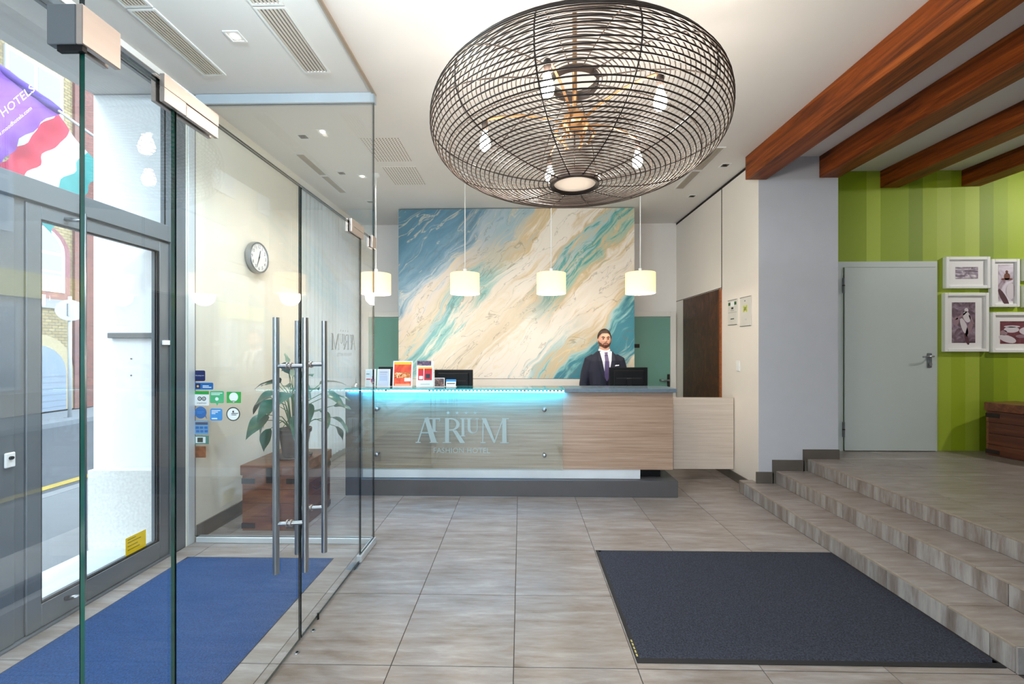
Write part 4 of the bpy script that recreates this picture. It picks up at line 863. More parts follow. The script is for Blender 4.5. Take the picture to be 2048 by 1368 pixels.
# ------------------------------------------------------------------ painted screen wall and frosted doors
YPN = 6.108
sw = struct(bx(-1.775, 1.63, YPN + .02, YPN + .16, 0, CEIL - .002).build('wall_screen', MT.white))
pa = bx(-1.771, 1.627, YPN - .022, YPN + .019, 1.12, CEIL - .012).build('abstract_painting', MT.paint, org=(-.072, YPN, 1.12))
tag(pa, 'huge abstract painting in teal, cream and gold on the screen wall', 'painting')
bs = MB().box(-1.775, 1.63, YPN - .012, YPN + .019, 0, 1.115).build('trim_8', MT.panelwhite); struct(bs)
def frost_door(name, x0, x1, label, hs):
    r = struct(thing(name, ((x0 + x1) / 2, YB - .05, 0), label, 'door'))
    bx(x0, x1, YB - .05, YB - .035, .01, 2.06).build('leaf', MT.frost, r)
    for a, b, c, d in ((x0 - .09, x0, 0, 2.15), (x1, x1 + .09, 0, 2.15), (x0, x1, 2.065, 2.15)): bx(a, b, YB - .06, YB - .001, c, d, bevel=.004).build('casing', MT.panelwhite, r)
    xc = (x0 + .35 * (x1 - x0)) if hs > 0 else x0 + .75 * (x1 - x0)
    bx(xc - .06, xc + .06, YB - .056, YB - .051, 1.565, 1.625).build('name_plate', MT.blackmetal, r)
    if hs > 0:
        hd = bx(x1 - .05, x1 - .015, YB - .075, YB - .051, .92, 1.14, bevel=.004).build('lock_case', MT.blackmetal, r)
        MB().tube([(x1 - .035, YB - .075, 1.045), (x1 - .035, YB - .11, 1.045), (x1 - .19, YB - .115, 1.05)], .014, 10).build('lever', MT.steel, r, smooth=True)
frost_door('door_3', 1.55, 2.40, 'green frosted glass door right of the painting', 1)
frost_door('door_4', -2.48, -1.63, 'green frosted glass door left of the painting', -1)

# ------------------------------------------------------------------ reception desk
YD = 4.455
dk = thing('reception_desk', (-.1, 4.75, 0), 'long pale oak reception desk with glass front and blue light', 'desk')
XD0, XD1 = -1.853, 1.60
bx(XD0, XD0 + .165, 4.43, 5.0, 0, 1.09).build('end_panel', MT.slate, dk)
me = None
bx(XD0 + .165, XD1 - .001, YD + .02, YD + .05, .275, 1.09).build('front_panel', MT.deskwood, dk)
bx(XD1 - .03, XD1, YD + .05, 5.0, .275, 1.09).build('side_panel', MT.deskwood, dk)
bx(XD0 + .165, 1.26, YD + .03, YD + .06, .175, .275).build('light_band', plain('pale_base_band', srgb(214, 220, 226), .4), dk)
bx(1.26, XD1 - .1, YD + .12, YD + .16, .175, .275).build('recess_panel', MT.black, dk)
bx(XD0 + .165, 1.635, 4.425, 5.05, .001, .172, bevel=.003).build('plinth', MT.slate, dk)
bx(.46, XD1 + .02, 4.415, 4.77, 1.092, 1.133, bevel=.003).build('stone_top', MT.stone, dk)
bx(XD0 - .0, .459, 4.50, 4.77, 1.085, 1.098).build('top_board', MT.slate, dk)
pane('glass_top', XD0, .459, 4.412, 4.77, 1.119, 1.131, dk, glass('counter_glass', (.80, .95, .96), .05), plain('aqua_edge', srgb(90, 190, 196), .15))
for x in (-1.7, -1.0, -.3, .3): MB().cyl((x, 4.62), .014, 1.098, 1.119, 12).build('glass_support', MT.steel, dk)
bx(XD0 + .1, XD1 - .05, 4.72, 5.12, .72, .75).build('worktop', MT.gatewood, dk)
bx(XD0 + .165, XD1 - .03, 4.68, 4.70, .275, 1.085).build('inner_panel', MT.gatewood, dk)
# blue light strip under the glass edge
ledm = emit('cyan_led', (.015, .46, 1.0), 170); ledb = emit('cyan_led_bead', (.35, .9, 1.0), 9)
bx(XD0 + .02, .455, 4.416, 4.434, 1.098, 1.102).build('led_channel', MT.frame_w, dk)
led = bx(XD0 + .03, .45, 4.4165, 4.4325, 1.094, 1.098).build('led_strip', ledm, dk)
bx(XD0 + .02, .455, 4.4135, 4.4155, 1.090, 1.104).build('led_lip', MT.frame_w, dk)  # lip added to screen the glare of the strip's front
bead = MB().box(-.008, .008, -.003, .003, -.004, .004, bevel=.002).mesh('led_bead'); bead.materials.append(ledb)
for k in range(60): inst('led_bead', bead, dk, (XD0 + .03 + k * .0384, 4.4185, 1.111))
for a, b, mm in ((XD0 + .06, -1.45, MT.steel), (-1.40, -1.0, MT.frame_w), (-.95, -.0, vin('deep_blue_case', 20, 84, 120)), (.06, .30, vin('deep_blue_case2', 20, 84, 120))):
    bx(a, b, 4.46, 4.49, 1.099, 1.117).build('strip_insert', mm, dk)
gf = pane('glass_front', -1.68, .435, 4.402, 4.412, .285, 1.088, dk, glass('front_glass', (.93, .97, .96), .05), plain('pale_glass_edge', srgb(150, 190, 186), .2))
for x in (-1.51, .245):
    for z in (.915, .44):
        MB().lathe([(.021, .0), (.021, -.012), (.014, -.018)], (x, 4.402, z), 20, 'y').build('standoff', MT.steel, gf, smooth=True); MB().lathe([(.012, 0), (.012, .062)], (x, 4.412, z), 12, 'y').build('standoff_post', MT.steel, gf)
wordmark(gf, (-1.085, 4.4005, .565), (1, 0, 0), (0, 0, 1), (0, -.0008, 0), .262, translucent('frosted_lettering', srgb(196, 216, 220), .25, transp=.2))
# swing gate
gt = thing('swing_gate', (2.16, 5.037, .13), 'pale oak swing gate between the desk and right wall', 'gate')
bx(1.80, XR - .012, 5.02, 5.05, .132, .973, bevel=.002).build('board', MT.gatewood, gt); bx(XR - .03, XR - .002, 5.05, 5.065, .25, .33).build('hinge', MT.steel, gt); bx(XR - .03, XR - .002, 5.05, 5.065, .75, .83).build('hinge', MT.steel, gt)

# things on the counter
def holder(x0, x1, y, z0, h, lean, mat, label, cat='leaflet stand', name='leaflet_stand', bands=(), frame=None):
    r = thing(name, ((x0 + x1) / 2, y, z0), label, cat)
    w_ = x1 - x0; d = V((0, math.sin(lean), math.cos(lean))); o = V((x0, y - .02, z0)); n = V((0, -math.cos(lean), math.sin(lean)))
    MB().prism([(0, 0), (w_, 0), (w_, h), (0, h)], o + n * .0, (1, 0, 0), d, n * -.004).build('back_sheet', frame or MT.paper, r)
    e = .012 * (w_ / .2); MB().prism([(e, e), (w_ - e, e), (w_ - e, h - e), (e, h - e)], o + n * .0002, (1, 0, 0), d, n * .001).build('print', mat, r)
    for i, (a, b, c, dd, mm) in enumerate(bands):
        MB().prism([(a * w_, c * h), (b * w_, c * h), (b * w_, dd * h), (a * w_, dd * h)], o + n * (.0013 + .0003 * i), (1, 0, 0), d, n * .0008).build('print_block', mm, r)
    MB().box(x0, x1, y - .022, y + .055, z0 + .0002, z0 + .004).build('foot', MT.glassx if False else MT.paper, r)
    MB().prism([(.004, 0), (.068, 0), (math.tan(lean) * h * .6 + .006, h * .6), (math.tan(lean) * h * .6, h * .6)], (x0 + w_ * .5, y - .014, z0 + .004), (0, 1, 0), (0, 0, 1), (.004, 0, 0)).build('strut', MT.paper, r)
    return r
ZC = 1.132
orng = print_mat('orange_poster', [(.3, srgb(206, 52, 30)), (.55, srgb(232, 86, 48)), (.75, srgb(244, 150, 70))], 6)
vy, vr, vk, vpurp = vin('yellow', 250, 190, 40), vin('red', 206, 34, 44), vin('ink', 34, 30, 44), vin('plum', 70, 56, 96)
holder(-1.40, -1.185, 4.60, ZC, .285, .12, orng, 'orange poster in a leaning white stand on counter', 'poster stand', 'poster_stand', [(.08, .92, .86, .95, vy), (.1, .9, .35, .55, print_mat('dishes', [(.35, srgb(40, 26, 20)), (.5, srgb(220, 120, 40)), (.7, srgb(250, 226, 190))], 30)), (.6, .92, .22, .34, vw), (.12, .88, .05, .12, vin('pale_orange', 250, 170, 130))])
holder(-1.140, -.955, 4.60, ZC, .285, .10, vw, 'red brochures in a tall white stand next to orange poster', 'leaflet stand', 'leaflet_stand', [(.02, .86, .82, 1.0, print_mat('dark_collage', [(.35, srgb(40, 34, 66)), (.55, srgb(120, 90, 120)), (.7, srgb(240, 180, 80))], 30)), (.1, .92, .70, .76, vy), (.1, .42, .26, .70, vr), (.46, .92, .26, .70, vr), (.16, .38, .3, .42, vw), (.55, .82, .33, .5, vk), (.25, .8, .1, .12, vin('grey', 170, 170, 174))])
holder(-1.565, -1.425, 4.585, ZC, .195, .10, vin('lilac_grey', 196, 198, 212), 'grey printed sheet in a black framed stand', 'notice stand', 'notice_stand', [(.2, .8, .8, .85, vin('grey2', 150, 150, 164)), (.2, .8, .35, .65, vin('grey3', 178, 180, 196)), (.2, .75, .7, .73, vin('grey4', 150, 150, 164))], MT.paper)
bk = holder(-1.585, -1.40, 4.69, ZC, .215, .05, vk, 'black display board behind the grey printed sheet', 'display board', 'display_board', (), MT.black)
holder(-1.70, -1.585, 4.60, ZC, .195, .08, vw, 'white leaflets with a red figure at the glass edge', 'leaflet stand', 'leaflet_stand', [(.55, .9, .25, .45, vr), (.65, .78, .15, .6, vr), (.1, .5, .4, .46, vr), (.1, .4, .7, .75, vin('grey5', 130, 134, 140))])
holder(-.945, -.83, 4.60, ZC, .10, .05, print_mat('small_photo', [(.35, srgb(40, 34, 34)), (.55, srgb(120, 80, 70)), (.7, srgb(200, 180, 160))], 24), 'small card box with a dark photo before the monitor', 'card box', 'card_box', (), MT.paper)
holder(-.812, -.705, 4.585, ZC, .085, .18, vw, 'little white and blue card leaning before the monitor', 'card', 'tent_card', [(.0, 1, .72, 1, vsky), (.1, .9, .42, .52, vk)])
bl = thing('counter_bell', (-1.80, 4.58, ZC), 'small chrome desk bell with upright pin at counter end', 'bell')
MB().lathe([(.045, .0), (.045, .006), (.04, .012), (.034, .026), (.02, .038), (.008, .042)], (-1.80, 4.58, ZC), 24).build('dome', MT.steel, bl, smooth=True); MB().tube([(-1.80, 4.58, ZC + .04), (-1.80, 4.58, ZC + .115)], [.008, .004], 8).build('pin', MT.steel, bl, smooth=True)

# monitors
def monitor(xc, y, zt, w_, label, tilt):
    r = thing('computer_monitor', (xc, y + .08, .75), label, 'monitor', 'monitors behind the counter')
    h = w_ * .56; zc = zt - h / 2
    def slab(name, hw, hh, y0, y1, mat, bev=.004, par=r):
        mb = MB().box(xc - hw, xc + hw, y0, y1, zc - hh, zc + hh, bevel=bev, segs=2)
        bmesh.ops.rotate(mb.bm, verts=mb.bm.verts, cent=(xc, y, zc), matrix=Matrix.Rotation(tilt, 3, 'Z') ); return mb.build(name, mat, par)
    slab('housing', w_ / 2, h / 2, y, y + .03, MT.black); slab('back_cover', w_ * .40, h * .36, y - .022, y, MT.black, .01)
    slab('vent_strip', w_ * .33, .006, y - .0235, y - .022, MT.rubber, .0); slab('screen', w_ * .48, h * .46, y + .0301, y + .031, emit('lit_screen', srgb(160, 180, 200), .6), 0)
    bx(xc - .03, xc + .03, y - .04, y - .012, .76, zc, bevel=.004).build('neck', MT.black, r); bx(xc - .12, xc + .12, y - .07, y + .1, .7505, .762, bevel=.004).build('foot', MT.black, r)
monitor(1.222, 4.82, 1.337, .435, 'black monitor in front of the receptionist', .02); monitor(-.77, 4.82, 1.308, .44, 'black monitor behind the brochure stands', -.03)
# certificates and switch on the right wall
for k, (y0, y1, z0, z1) in enumerate(((4.945, 5.155, 1.83, 2.13), (4.65, 4.875, 1.80, 2.13))):
    r = thing('certificate', (XR, (y0 + y1) / 2, z0), ('acrylic framed certificate with green photo corners', 'acrylic framed certificate with a yellow green emblem')[k], 'certificate', 'certificates by the column')
    bx(XR - .012, XR - .001, y0, y1, z0, z1, bevel=.001).build('plate', plain('acrylic', srgb(222, 220, 214), .15), r)
    xf = XR - .0125; yr = lambda a: y1 - a * (y1 - y0)   # reads left to right from the room
    def blk(a, b, c, d, mm): bx(xf - .0006, xf, min(yr(a), yr(b)), max(yr(a), yr(b)), z0 + c * (z1 - z0), z0 + d * (z1 - z0)).build('print_block', mm, r)
    if k == 0:
        vg = vin('leafgreen', 40, 92, 40); blk(.05, .28, .78, .9, vg); blk(.72, .95, .78, .9, vg); blk(.3, .7, .74, .92, vw); blk(.38, .62, .62, .7, vdk); blk(.3, .7, .56, .575, MT.alu); blk(.3, .7, .22, .26, vdk); blk(.02, .98, .49, .5, MT.alu)
    else:
        ve = vin('lime', 196, 204, 100)
        for a, c in ((.3, .48), (.52, .48), (.3, .6), (.52, .6), (.41, .54)): blk(a, a + .17, c, c + .11, ve)
        blk(.42, .52, .84, .88, MT.alu); blk(.45, .6, .2, .26, MT.alul)
    for z in (z0, z1 - .008): bx(XR - .016, XR - .0125, y0, y1, z, z + .006).build('clip_rail', MT.alu, r)
sw_ = thing('wall_switch', (XR, 4.92, 1.29), 'small white wall switch under the certificates', 'switch'); bx(XR - .012, XR - .001, 4.885, 4.965, 1.29, 1.41, bevel=.003).build('plate', MT.frame_w, sw_); bx(XR - .018, XR - .012, 4.90, 4.95, 1.31, 1.39, bevel=.002).build('rocker', MT.paper, sw_)

# ------------------------------------------------------------------ trunk, plant
def chest(name, x0, x1, y0, y1, z0, h, label, mats, rot=0, nplank=4):
    r = thing(name, ((x0 + x1) / 2, (y0 + y1) / 2, z0), label, 'chest')
    mx, my = mats; iron = MT.blackmetal; lid = h * .16; hb = h - lid
    ph = hb / nplank
    bx(x0 + .022, x1 - .022, y0 + .022, y1 - .022, z0 + .001, z0 + hb - .002).build('box_core', MT.dark, r)
    for k in range(nplank):
        a, b = z0 + .001 + k * ph, z0 + .001 + (k + 1) * ph - .003
        bx(x0, x1, y0, y0 + .02, a, b, bevel=.002).build('plank', mx, r); bx(x0, x1, y1 - .02, y1, a, b, bevel=.002).build('plank', mx, r)
        bx(x0, x0 + .02, y0 + .0205, y1 - .0205, a, b, bevel=.002).build('plank', my, r); bx(x1 - .02, x1, y0 + .0205, y1 - .0205, a, b, bevel=.002).build('plank', my, r)
    ld = bx(x0 - .012, x1 + .012, y0 - .012, y1 + .012, z0 + hb + .002, z0 + h, bevel=.006, segs=2).build('lid', mx, r)
    for xx in (x0 + .0, x1 - .0):
        for yy in (y0, y1):
            for zz in (z0 + .02, z0 + hb - .07):
                sx = -1 if xx == x0 else 1; sy = -1 if yy == y0 else 1
                bx(min(xx, xx + sx * .004) , max(xx, xx + sx * .004), min(yy + sy * .004, yy - sy * .11), max(yy + sy * .004, yy - sy * .11), zz, zz + .045).build('iron_strap', iron, r)
                bx(min(xx + sx * .004, xx - sx * .11), max(xx + sx * .004, xx - sx * .11), min(yy, yy + sy * .004), max(yy, yy + sy * .004), zz, zz + .045).build('iron_strap', iron, r)
    xc, yc = (x0 + x1) / 2, (y0 + y1) / 2
    bx(xc - .03, xc + .03, y0 - .016, y0 - .0125, z0 + hb - .06, z0 + h - .02).build('hasp', iron, r)
    MB().tube([(x1 + .005, yc - .07, z0 + h * .55), (x1 + .03, yc - .05, z0 + h * .5), (x1 + .03, yc + .05, z0 + h * .5), (x1 + .005, yc + .07, z0 + h * .55)], .006, 6).build('side_handle', iron, r, smooth=True)
    if rot: r.rotation_euler[2] = rot
    return r
chest('wooden_trunk', -2.37, -1.88, 3.55, 4.13, 0, .56, 'reddish wooden trunk under the potted plant', (MT.trunk, MT.trunk_y))
chest('wooden_trunk', 5.224, 5.674, 3.809, 4.809, P3, .575, 'dark wooden trunk against the green striped wall', (MT.trunk, MT.trunk_y), rot=math.radians(14))
pp = thing('potted_plant', (-2.10, 3.85, .56), 'leafy green plant in a dark pot on the trunk', 'plant')
px_, py_, pz = -2.07, 3.83, .562
MB().lathe([(.13, 0), (.145, .004), (.15, .02), (.14, .022), (.115, .012)], (px_, py_, pz), 28).build('saucer', MT.pot, pp, smooth=True)
MB().lathe([(.092, .012), (.1, .02), (.13, .22), (.142, .225), (.144, .26), (.132, .26), (.126, .235)], (px_, py_, pz), 28).build('pot', MT.pot, pp, angle=40)
MB().lathe([(.12, .225), (.124, .238)], (px_, py_, pz), 24).build('soil', MT.soil, pp)
def leaf_mesh(L, W, droop, fold):
    mb = MB()
    def f(u, v):
        s_ = u; wdt = W * (math.sin(PI * min(1, s_ ** .72)) ** .85) * (1 - .25 * s_) + .0006; t = (v - .5) * 2
        return V((L * s_ * (1 - .12 * droop * s_), t * wdt, -droop * L * s_ * s_ * .55 + fold * abs(t) * wdt + .006 * math.sin(9 * s_) * t))
    mb.grid(f, 10, 4); me = mb.mesh('leaf', smooth=True); me.materials.append(MT.leaf); return me
lms = [leaf_mesh(.22, .062, .6, .3), leaf_mesh(.25, .075, .9, .25), leaf_mesh(.17, .045, .4, .35), leaf_mesh(.23, .08, 1.1, .2)]
stalks = [(-172, .34, .30, 1, -10), (-150, .27, .34, 3, -5), (-165, .42, .10, 1, -50), (-140, .32, .04, 0, -60), (-120, .22, .02, 2, -70), (-100, .24, .30, 3, -10), (-75, .20, .36, 1, 0), (-60, .30, .42, 3, 10), (-45, .24, .26, 3, -15), (-20, .34, .20, 0, -25), (0, .40, .12, 0, -20), (8, .46, .22, 2, 0), (18, .38, .02, 2, -55), (30, .30, .30, 0, 5), (55, .26, .40, 1, 25), (80, .24, .34, 0, 15), (110, .22, .28, 0, 0), (140, .24, .38, 2, 15), (170, .30, .42, 2, 5), (-85, .12, .52, 0, 50), (-30, .13, .48, 1, 35), (120, .14, .48, 1, 40), (-130, .2, .44, 1, 20), (-10, .3, .34, 3, 0), (-160, .2, .22, 3, -20), (-50, .18, .16, 1, -30), (-110, .3, .18, 1, -25), (165, .22, .3, 0, -5)]
for a, rd, hh, lm, pit in stalks:
    a_ = math.radians(a); ca, sa = math.cos(a_), math.sin(a_); rd = min(rd, .38) * (.6 if abs(a) > 115 else .9); z0 = pz + .24
    p0, p1, p2 = (px_ + .03 * ca, py_ + .03 * sa, z0), (px_ + rd * .5 * ca, py_ + rd * .5 * sa, z0 + max(hh, .12) * .8), (px_ + rd * ca, py_ + rd * sa, z0 + hh)
    MB().tube([p0, ((p0[0] * .4 + p1[0] * .6), (p0[1] * .4 + p1[1] * .6), p0[2] * .35 + p1[2] * .65), p1, p2], [.006, .005, .004, .003], 5).build('stalk', MT.stemg, pp, smooth=True)
    o = inst('leaf', lms[lm], pp, p2); o.rotation_euler = (random.uniform(-.5, .5), math.radians(-pit), a_ + random.uniform(-.3, .3))
for a, rd, hh in ((-95, .1, .62), (-70, .12, .50)):
    a_ = math.radians(a); e = V((px_ + rd * math.cos(a_), py_ + rd * math.sin(a_), pz + .24 + hh)); MB().tube([(px_, py_, pz + .24), e], [.004, .003], 5).build('flower_stalk', MT.stemg, pp)
    o = inst('flower_spathe', leaf_mesh(.1, .024, .1, .5), pp, e); o.data.materials[0] = MT.bloom; o.rotation_euler = (0, math.radians(-65), a_)

# ------------------------------------------------------------------ raised area: steel door and pictures
d5 = struct(thing('door_5', (4.17, YG - .03, P3), 'pale grey steel door in the green striped wall', 'door'))
bx(3.60, 3.665, YG - .03, YG - .001, P3, 2.54).build('door_casing', MT.firedoor, d5); bx(4.695, 4.715, YG - .03, YG - .001, P3, 2.54).build('door_casing', MT.firedoor, d5); bx(3.665, 4.695, YG - .03, YG - .001, 2.475, 2.54).build('door_casing', MT.firedoor, d5)
bx(3.672, 4.69, YG - .045, YG - .031, P3 + .006, 2.47, bevel=.003).build('leaf', MT.firedoor, d5)
for z in (2.18, .55):
    hg = MB().cyl((3.655, YG - .052), .011, z, z + .17, 12).build('hinge', MT.alu, d5, smooth=False); MB().cyl((3.655, YG - .052), .013, z + .08, z + .09, 12).build('hinge_ring', MT.black, hg)
lp = bx(4.585, 4.635, YG - .053, YG - .045, 1.335, 1.50, bevel=.006, segs=3).build('lock_plate', MT.alu, d5); MB().lathe([(.018, 0), (.018, -.012)], (4.61, YG - .053, 1.375), 16, 'y').build('lock_barrel', MT.steel, lp)
MB().tube([(4.61, YG - .05, 1.465), (4.61, YG - .098, 1.465), (4.575, YG - .104, 1.463), (4.49, YG - .104, 1.458)], .010, 10).build('lever', MT.steel, lp, smooth=True)
sep = lambda n, a=(74, 48, 58), b=(150, 124, 136), c=(226, 218, 226), **k: print_mat(n, [(.3, srgb(*a)), (.5, srgb(*b)), (.68, srgb(*c))], **k)
def picture(x0, x1, z0, z1, ix0, ix1, iz0, iz1, pm, label, dep=.045, fw=.035, deco=None):
    r = thing('picture_frame', ((x0 + x1) / 2, YG - .02, z0), label, 'picture', 'white framed pictures on the green wall')
    y1 = YG - .001; y0 = y1 - dep
    for a, b, c, d in ((x0, x0 + fw, z0, z1), (x1 - fw, x1, z0, z1), (x0 + fw, x1 - fw, z0, z0 + fw), (x0 + fw, x1 - fw, z1 - fw, z1)): bx(a, b, y0, y1, c, d, bevel=.005, segs=2).build('frame_bar', MT.frame_w, r)
    bx(x0 + fw, x1 - fw, y1 - .02, y1 - .012, z0 + fw, z1 - fw).build('mount', MT.paper, r)
    pr_ = bx(ix0, ix1, y1 - .0215, y1 - .0202, iz0, iz1).build('print', pm, r)
    if deco: deco(r, y1 - .0216)
    return r
ell = lambda rx, rz, n=18, a=0: [(rx * math.cos(2 * PI * k / n) * math.cos(a) - rz * math.sin(2 * PI * k / n) * math.sin(a), rx * math.cos(2 * PI * k / n) * math.sin(a) + rz * math.sin(2 * PI * k / n) * math.cos(a)) for k in range(n)]
pale, mid, dusk, brown = vin('pale_mauve', 214, 206, 214), vin('mid_mauve', 150, 122, 134), vin('dusk_mauve', 84, 50, 60), vin('skin_brown', 112, 62, 44)
picture(4.80, 5.29, 2.23, 2.588, 4.925, 5.175, 2.34, 2.475, sep('cloudy_sea', (84, 62, 72), (150, 138, 156), (238, 232, 236), scale=9, stretch=(1, 1, 3)), 'white framed cloudy landscape above the tall dancer picture')
def sit(r, y):
    for x, z, p, mm in ((5.495, 2.365, ell(.034, .042), brown), (5.492, 2.418, ell(.015, .018), brown), (5.47, 2.335, ell(.04, .012), brown), (5.52, 2.335, ell(.04, .012), brown), (5.46, 2.12, ell(.03, .12, 18, .5), dusk), (5.54, 2.2, ell(.05, .09), pale)): flat('print_shape', p, x, z, mm, r, y)
picture(5.305, 5.615, 2.02, 2.56, 5.40, 5.565, 2.085, 2.50, sep('white_rocks', (130, 100, 116), (214, 206, 220), (240, 238, 244), scale=5), 'white framed tall picture of a figure sitting on rocks', deco=sit)
def dancer(r, y):
    for x, z, p, mm in ((5.045, 1.985, ell(.022, .026), pale), (5.05, 1.91, ell(.04, .065, 18, .3), pale), (5.02, 1.80, ell(.032, .10, 18, .35), pale), (5.075, 1.77, ell(.028, .09, 18, -.35), mid), (4.985, 1.92, ell(.075, .012, 14, .6), mid), (5.10, 1.88, ell(.06, .012, 14, -1.1), mid), (5.05, 1.66, ell(.02, .07, 14, .3), dusk), (4.93, 1.86, ell(.03, .05), mid)): flat('print_shape', p, x, z, mm, r, y)
picture(4.785, 5.275, 1.515, 2.18, 4.885, 5.145, 1.615, 2.075, sep('dancer_ground', (70, 52, 64), (118, 96, 112), (160, 142, 160), scale=12), 'white framed tall picture of a dancing figure', deco=dancer)
def rocks(r, y):
    for x, z, p, mm in ((5.545, 1.765, ell(.085, .035), pale), (5.55, 1.80, ell(.09, .012), pale), (5.50, 1.66, ell(.10, .04, 16, -.3), pale), (5.72, 1.75, ell(.09, .045), pale), (5.66, 1.69, ell(.07, .02), mid), (5.46, 1.73, ell(.04, .03), mid)): flat('print_shape', p, x, z, mm, r, y)
picture(5.312, 5.96, 1.505, 1.96, 5.42, 5.85, 1.605, 1.86, sep('maroon_ground', (92, 40, 52), (112, 54, 66), (140, 84, 96), scale=7), 'white framed wide picture of pale shells on maroon', deco=rocks)
picture(5.665, 5.98, 2.315, 2.565, 5.73, 5.91, 2.38, 2.5, sep('upper_cut', scale=8), 'white framed picture cut by the photo edge, upper one'); picture(5.665, 5.98, 2.015, 2.265, 5.73, 5.91, 2.08, 2.2, sep('lower_cut', scale=8), 'white framed picture cut by the photo edge, lower one')
# exit sign between the beams
ex = thing('exit_sign', (2.75, 2.9, 3.52), 'green exit sign half hidden behind the timber beam', 'exit sign'); bx(2.78, 2.80, 2.72, 3.06, 3.485, 3.56).build('sign_housing', MT.frame_w, ex); bx(2.777, 2.78, 2.74, 3.04, 3.487, 3.558).build('sign_face', vin('exit_green', 40, 160, 70), ex); bx(2.785, 2.795, 2.8, 3.0, 3.56, CEIL - .001).build('sign_mount', MT.frame_w, ex)

# ------------------------------------------------------------------ receptionist
PX, PY = 1.05, 5.33
man = thing('person', (PX, PY, 0), 'bearded man in navy suit and purple tie standing behind the desk', 'person')
def oval(cx, cy_, z, rx, ry, n=20, e=2.4, tw=0):
    o = []
    for k in range(n):
        a = 2 * PI * k / n; c, s_ = math.cos(a), math.sin(a)
        o.append((PX + cx + rx * math.copysign(abs(c) ** (2 / e), c), PY + cy_ + ry * math.copysign(abs(s_) ** (2 / e), s_), z))
    return o
def remeshed(mb, name, mat, parent, voxel, smooth=6):
    me = mb.mesh(name, wloc(parent)); o = bpy.data.objects.new(name, me); C.objects.link(o); o.parent = parent; me.materials.append(mat)
    r = o.modifiers.new('r', 'REMESH'); r.mode = 'VOXEL'; r.voxel_size = voxel; r.use_smooth_shade = True
    s_ = o.modifiers.new('s', 'SMOOTH'); s_.factor = .5; s_.iterations = smooth
    dg = bpy.context.evaluated_depsgraph_get(); me2 = bpy.data.meshes.new_from_object(o.evaluated_get(dg)); o.modifiers.clear(); o.data = me2
    bpy.data.meshes.remove(me); me2.name = name
    for p in me2.polygons: p.use_smooth = True
    return o
# body: one continuous surface, arms hanging, hands with fingers
HT = 1.784
mb = MB()
mb.loft([oval(0, 0, .86, .155, .10), oval(0, 0, .98, .165, .105), oval(0, 0, 1.10, .15, .10), oval(0, -.01, 1.28, .17, .11), oval(0, 0, 1.42, .18, .10), oval(0, .01, 1.49, .12, .075), oval(0, .012, 1.53, .066, .062), oval(0, .005, 1.60, .058, .06)])
for sx in (-1, 1):
    mb.tube([(PX + sx * .12, PY, 1.42), (PX + sx * .165, PY, 1.39), (PX + sx * .222, PY + .01, 1.24), (PX + sx * .25, PY + .02, 1.10), (PX + sx * .25, PY - .03, .97), (PX + sx * .243, PY - .07, .86)], [.045, .048, .044, .04, .034, .026], 12)
    # palm, fingers, thumb
    hx, hy, hz = PX + sx * .243, PY - .075, .86
    mb.loft([[(hx + a * .016, hy + b * .034, hz + dz) for a, b in ((-1, -1), (1, -1), (1, 1), (-1, 1))] for dz in (.01, -.04, -.09)])
    for q, (dy, ln) in enumerate(((-.027, .07), (-.009, .08), (.009, .075), (.027, .06))):
        mb.tube([(hx, hy + dy, hz - .08), (hx - sx * .006, hy + dy, hz - .08 - ln * .5), (hx - sx * .022, hy + dy, hz - .08 - ln)], [.0095, .009, .0075], 8)
    mb.tube([(hx, hy - .03, hz - .03), (hx - sx * .012, hy - .055, hz - .06), (hx - sx * .016, hy - .06, hz - .095)], [.011, .010, .008], 8)
    mb.tube([(PX + sx * .085, PY, .90), (PX + sx * .09, PY - .005, .52), (PX + sx * .09, PY + .01, .46), (PX + sx * .09, PY + .02, .10)], [.085, .06, .054, .04], 12)
# head as deformed ellipsoid rings
HZ = HT - .123
def headpt(a, b, grow=0):
    # a azimuth (0 = +x, -90deg = toward the photographer), b latitude
    ca, sa, cb, sb = math.cos(a), math.sin(a), math.cos(b), math.sin(b)
    rx, ry, rz = .077 + grow, .096 + grow, .122 + grow
    x, y, z = rx * cb * ca, ry * cb * sa, rz * sb
    f = max(0, -sa)                          # front weight
    if sb < 0: x *= 1 - .20 * sb * sb; y *= 1 - .10 * sb * sb
    y += .012
    if f > 0:
        y += .010 * f * f * cb               # flatter face
        g = math.exp(-((x / .012) ** 2)) * f
        if -.030 < z < .018: y -= .020 * g * max(0, 1 - abs(z + .018) / .036) + .006 * g      # nose
        for ex in (-.031, .031): y += .010 * math.exp(-((x - ex) / .016) ** 2 - ((z - .012) / .011) ** 2) * f  # eye sockets
        y -= .005 * math.exp(-((z - .032) / .010) ** 2) * f * math.exp(-(x / .05) ** 2)                        # brow
        y -= .006 * math.exp(-((z + .062) / .014) ** 2) * math.exp(-(x / .026) ** 2) * f                       # mouth
        y -= .012 * math.exp(-((z + .098) / .02) ** 2) * math.exp(-(x / .03) ** 2) * f                         # chin
    return V((PX + x, PY + y - .008, HZ + z))
mb.grid(lambda u, v: headpt(2 * PI * u, (v - .5) * PI * .996), 48, 40)
for sx in (-1, 1): mb.loft([[(PX + sx * (.072 + t), PY + .012 + .018 * math.cos(2 * PI * k / 10), HZ - .005 + .033 * math.sin(2 * PI * k / 10)) for k in range(10)] for t in (0, .014)])
body = remeshed(mb, 'body', MT.skin, man, .0062, 3)
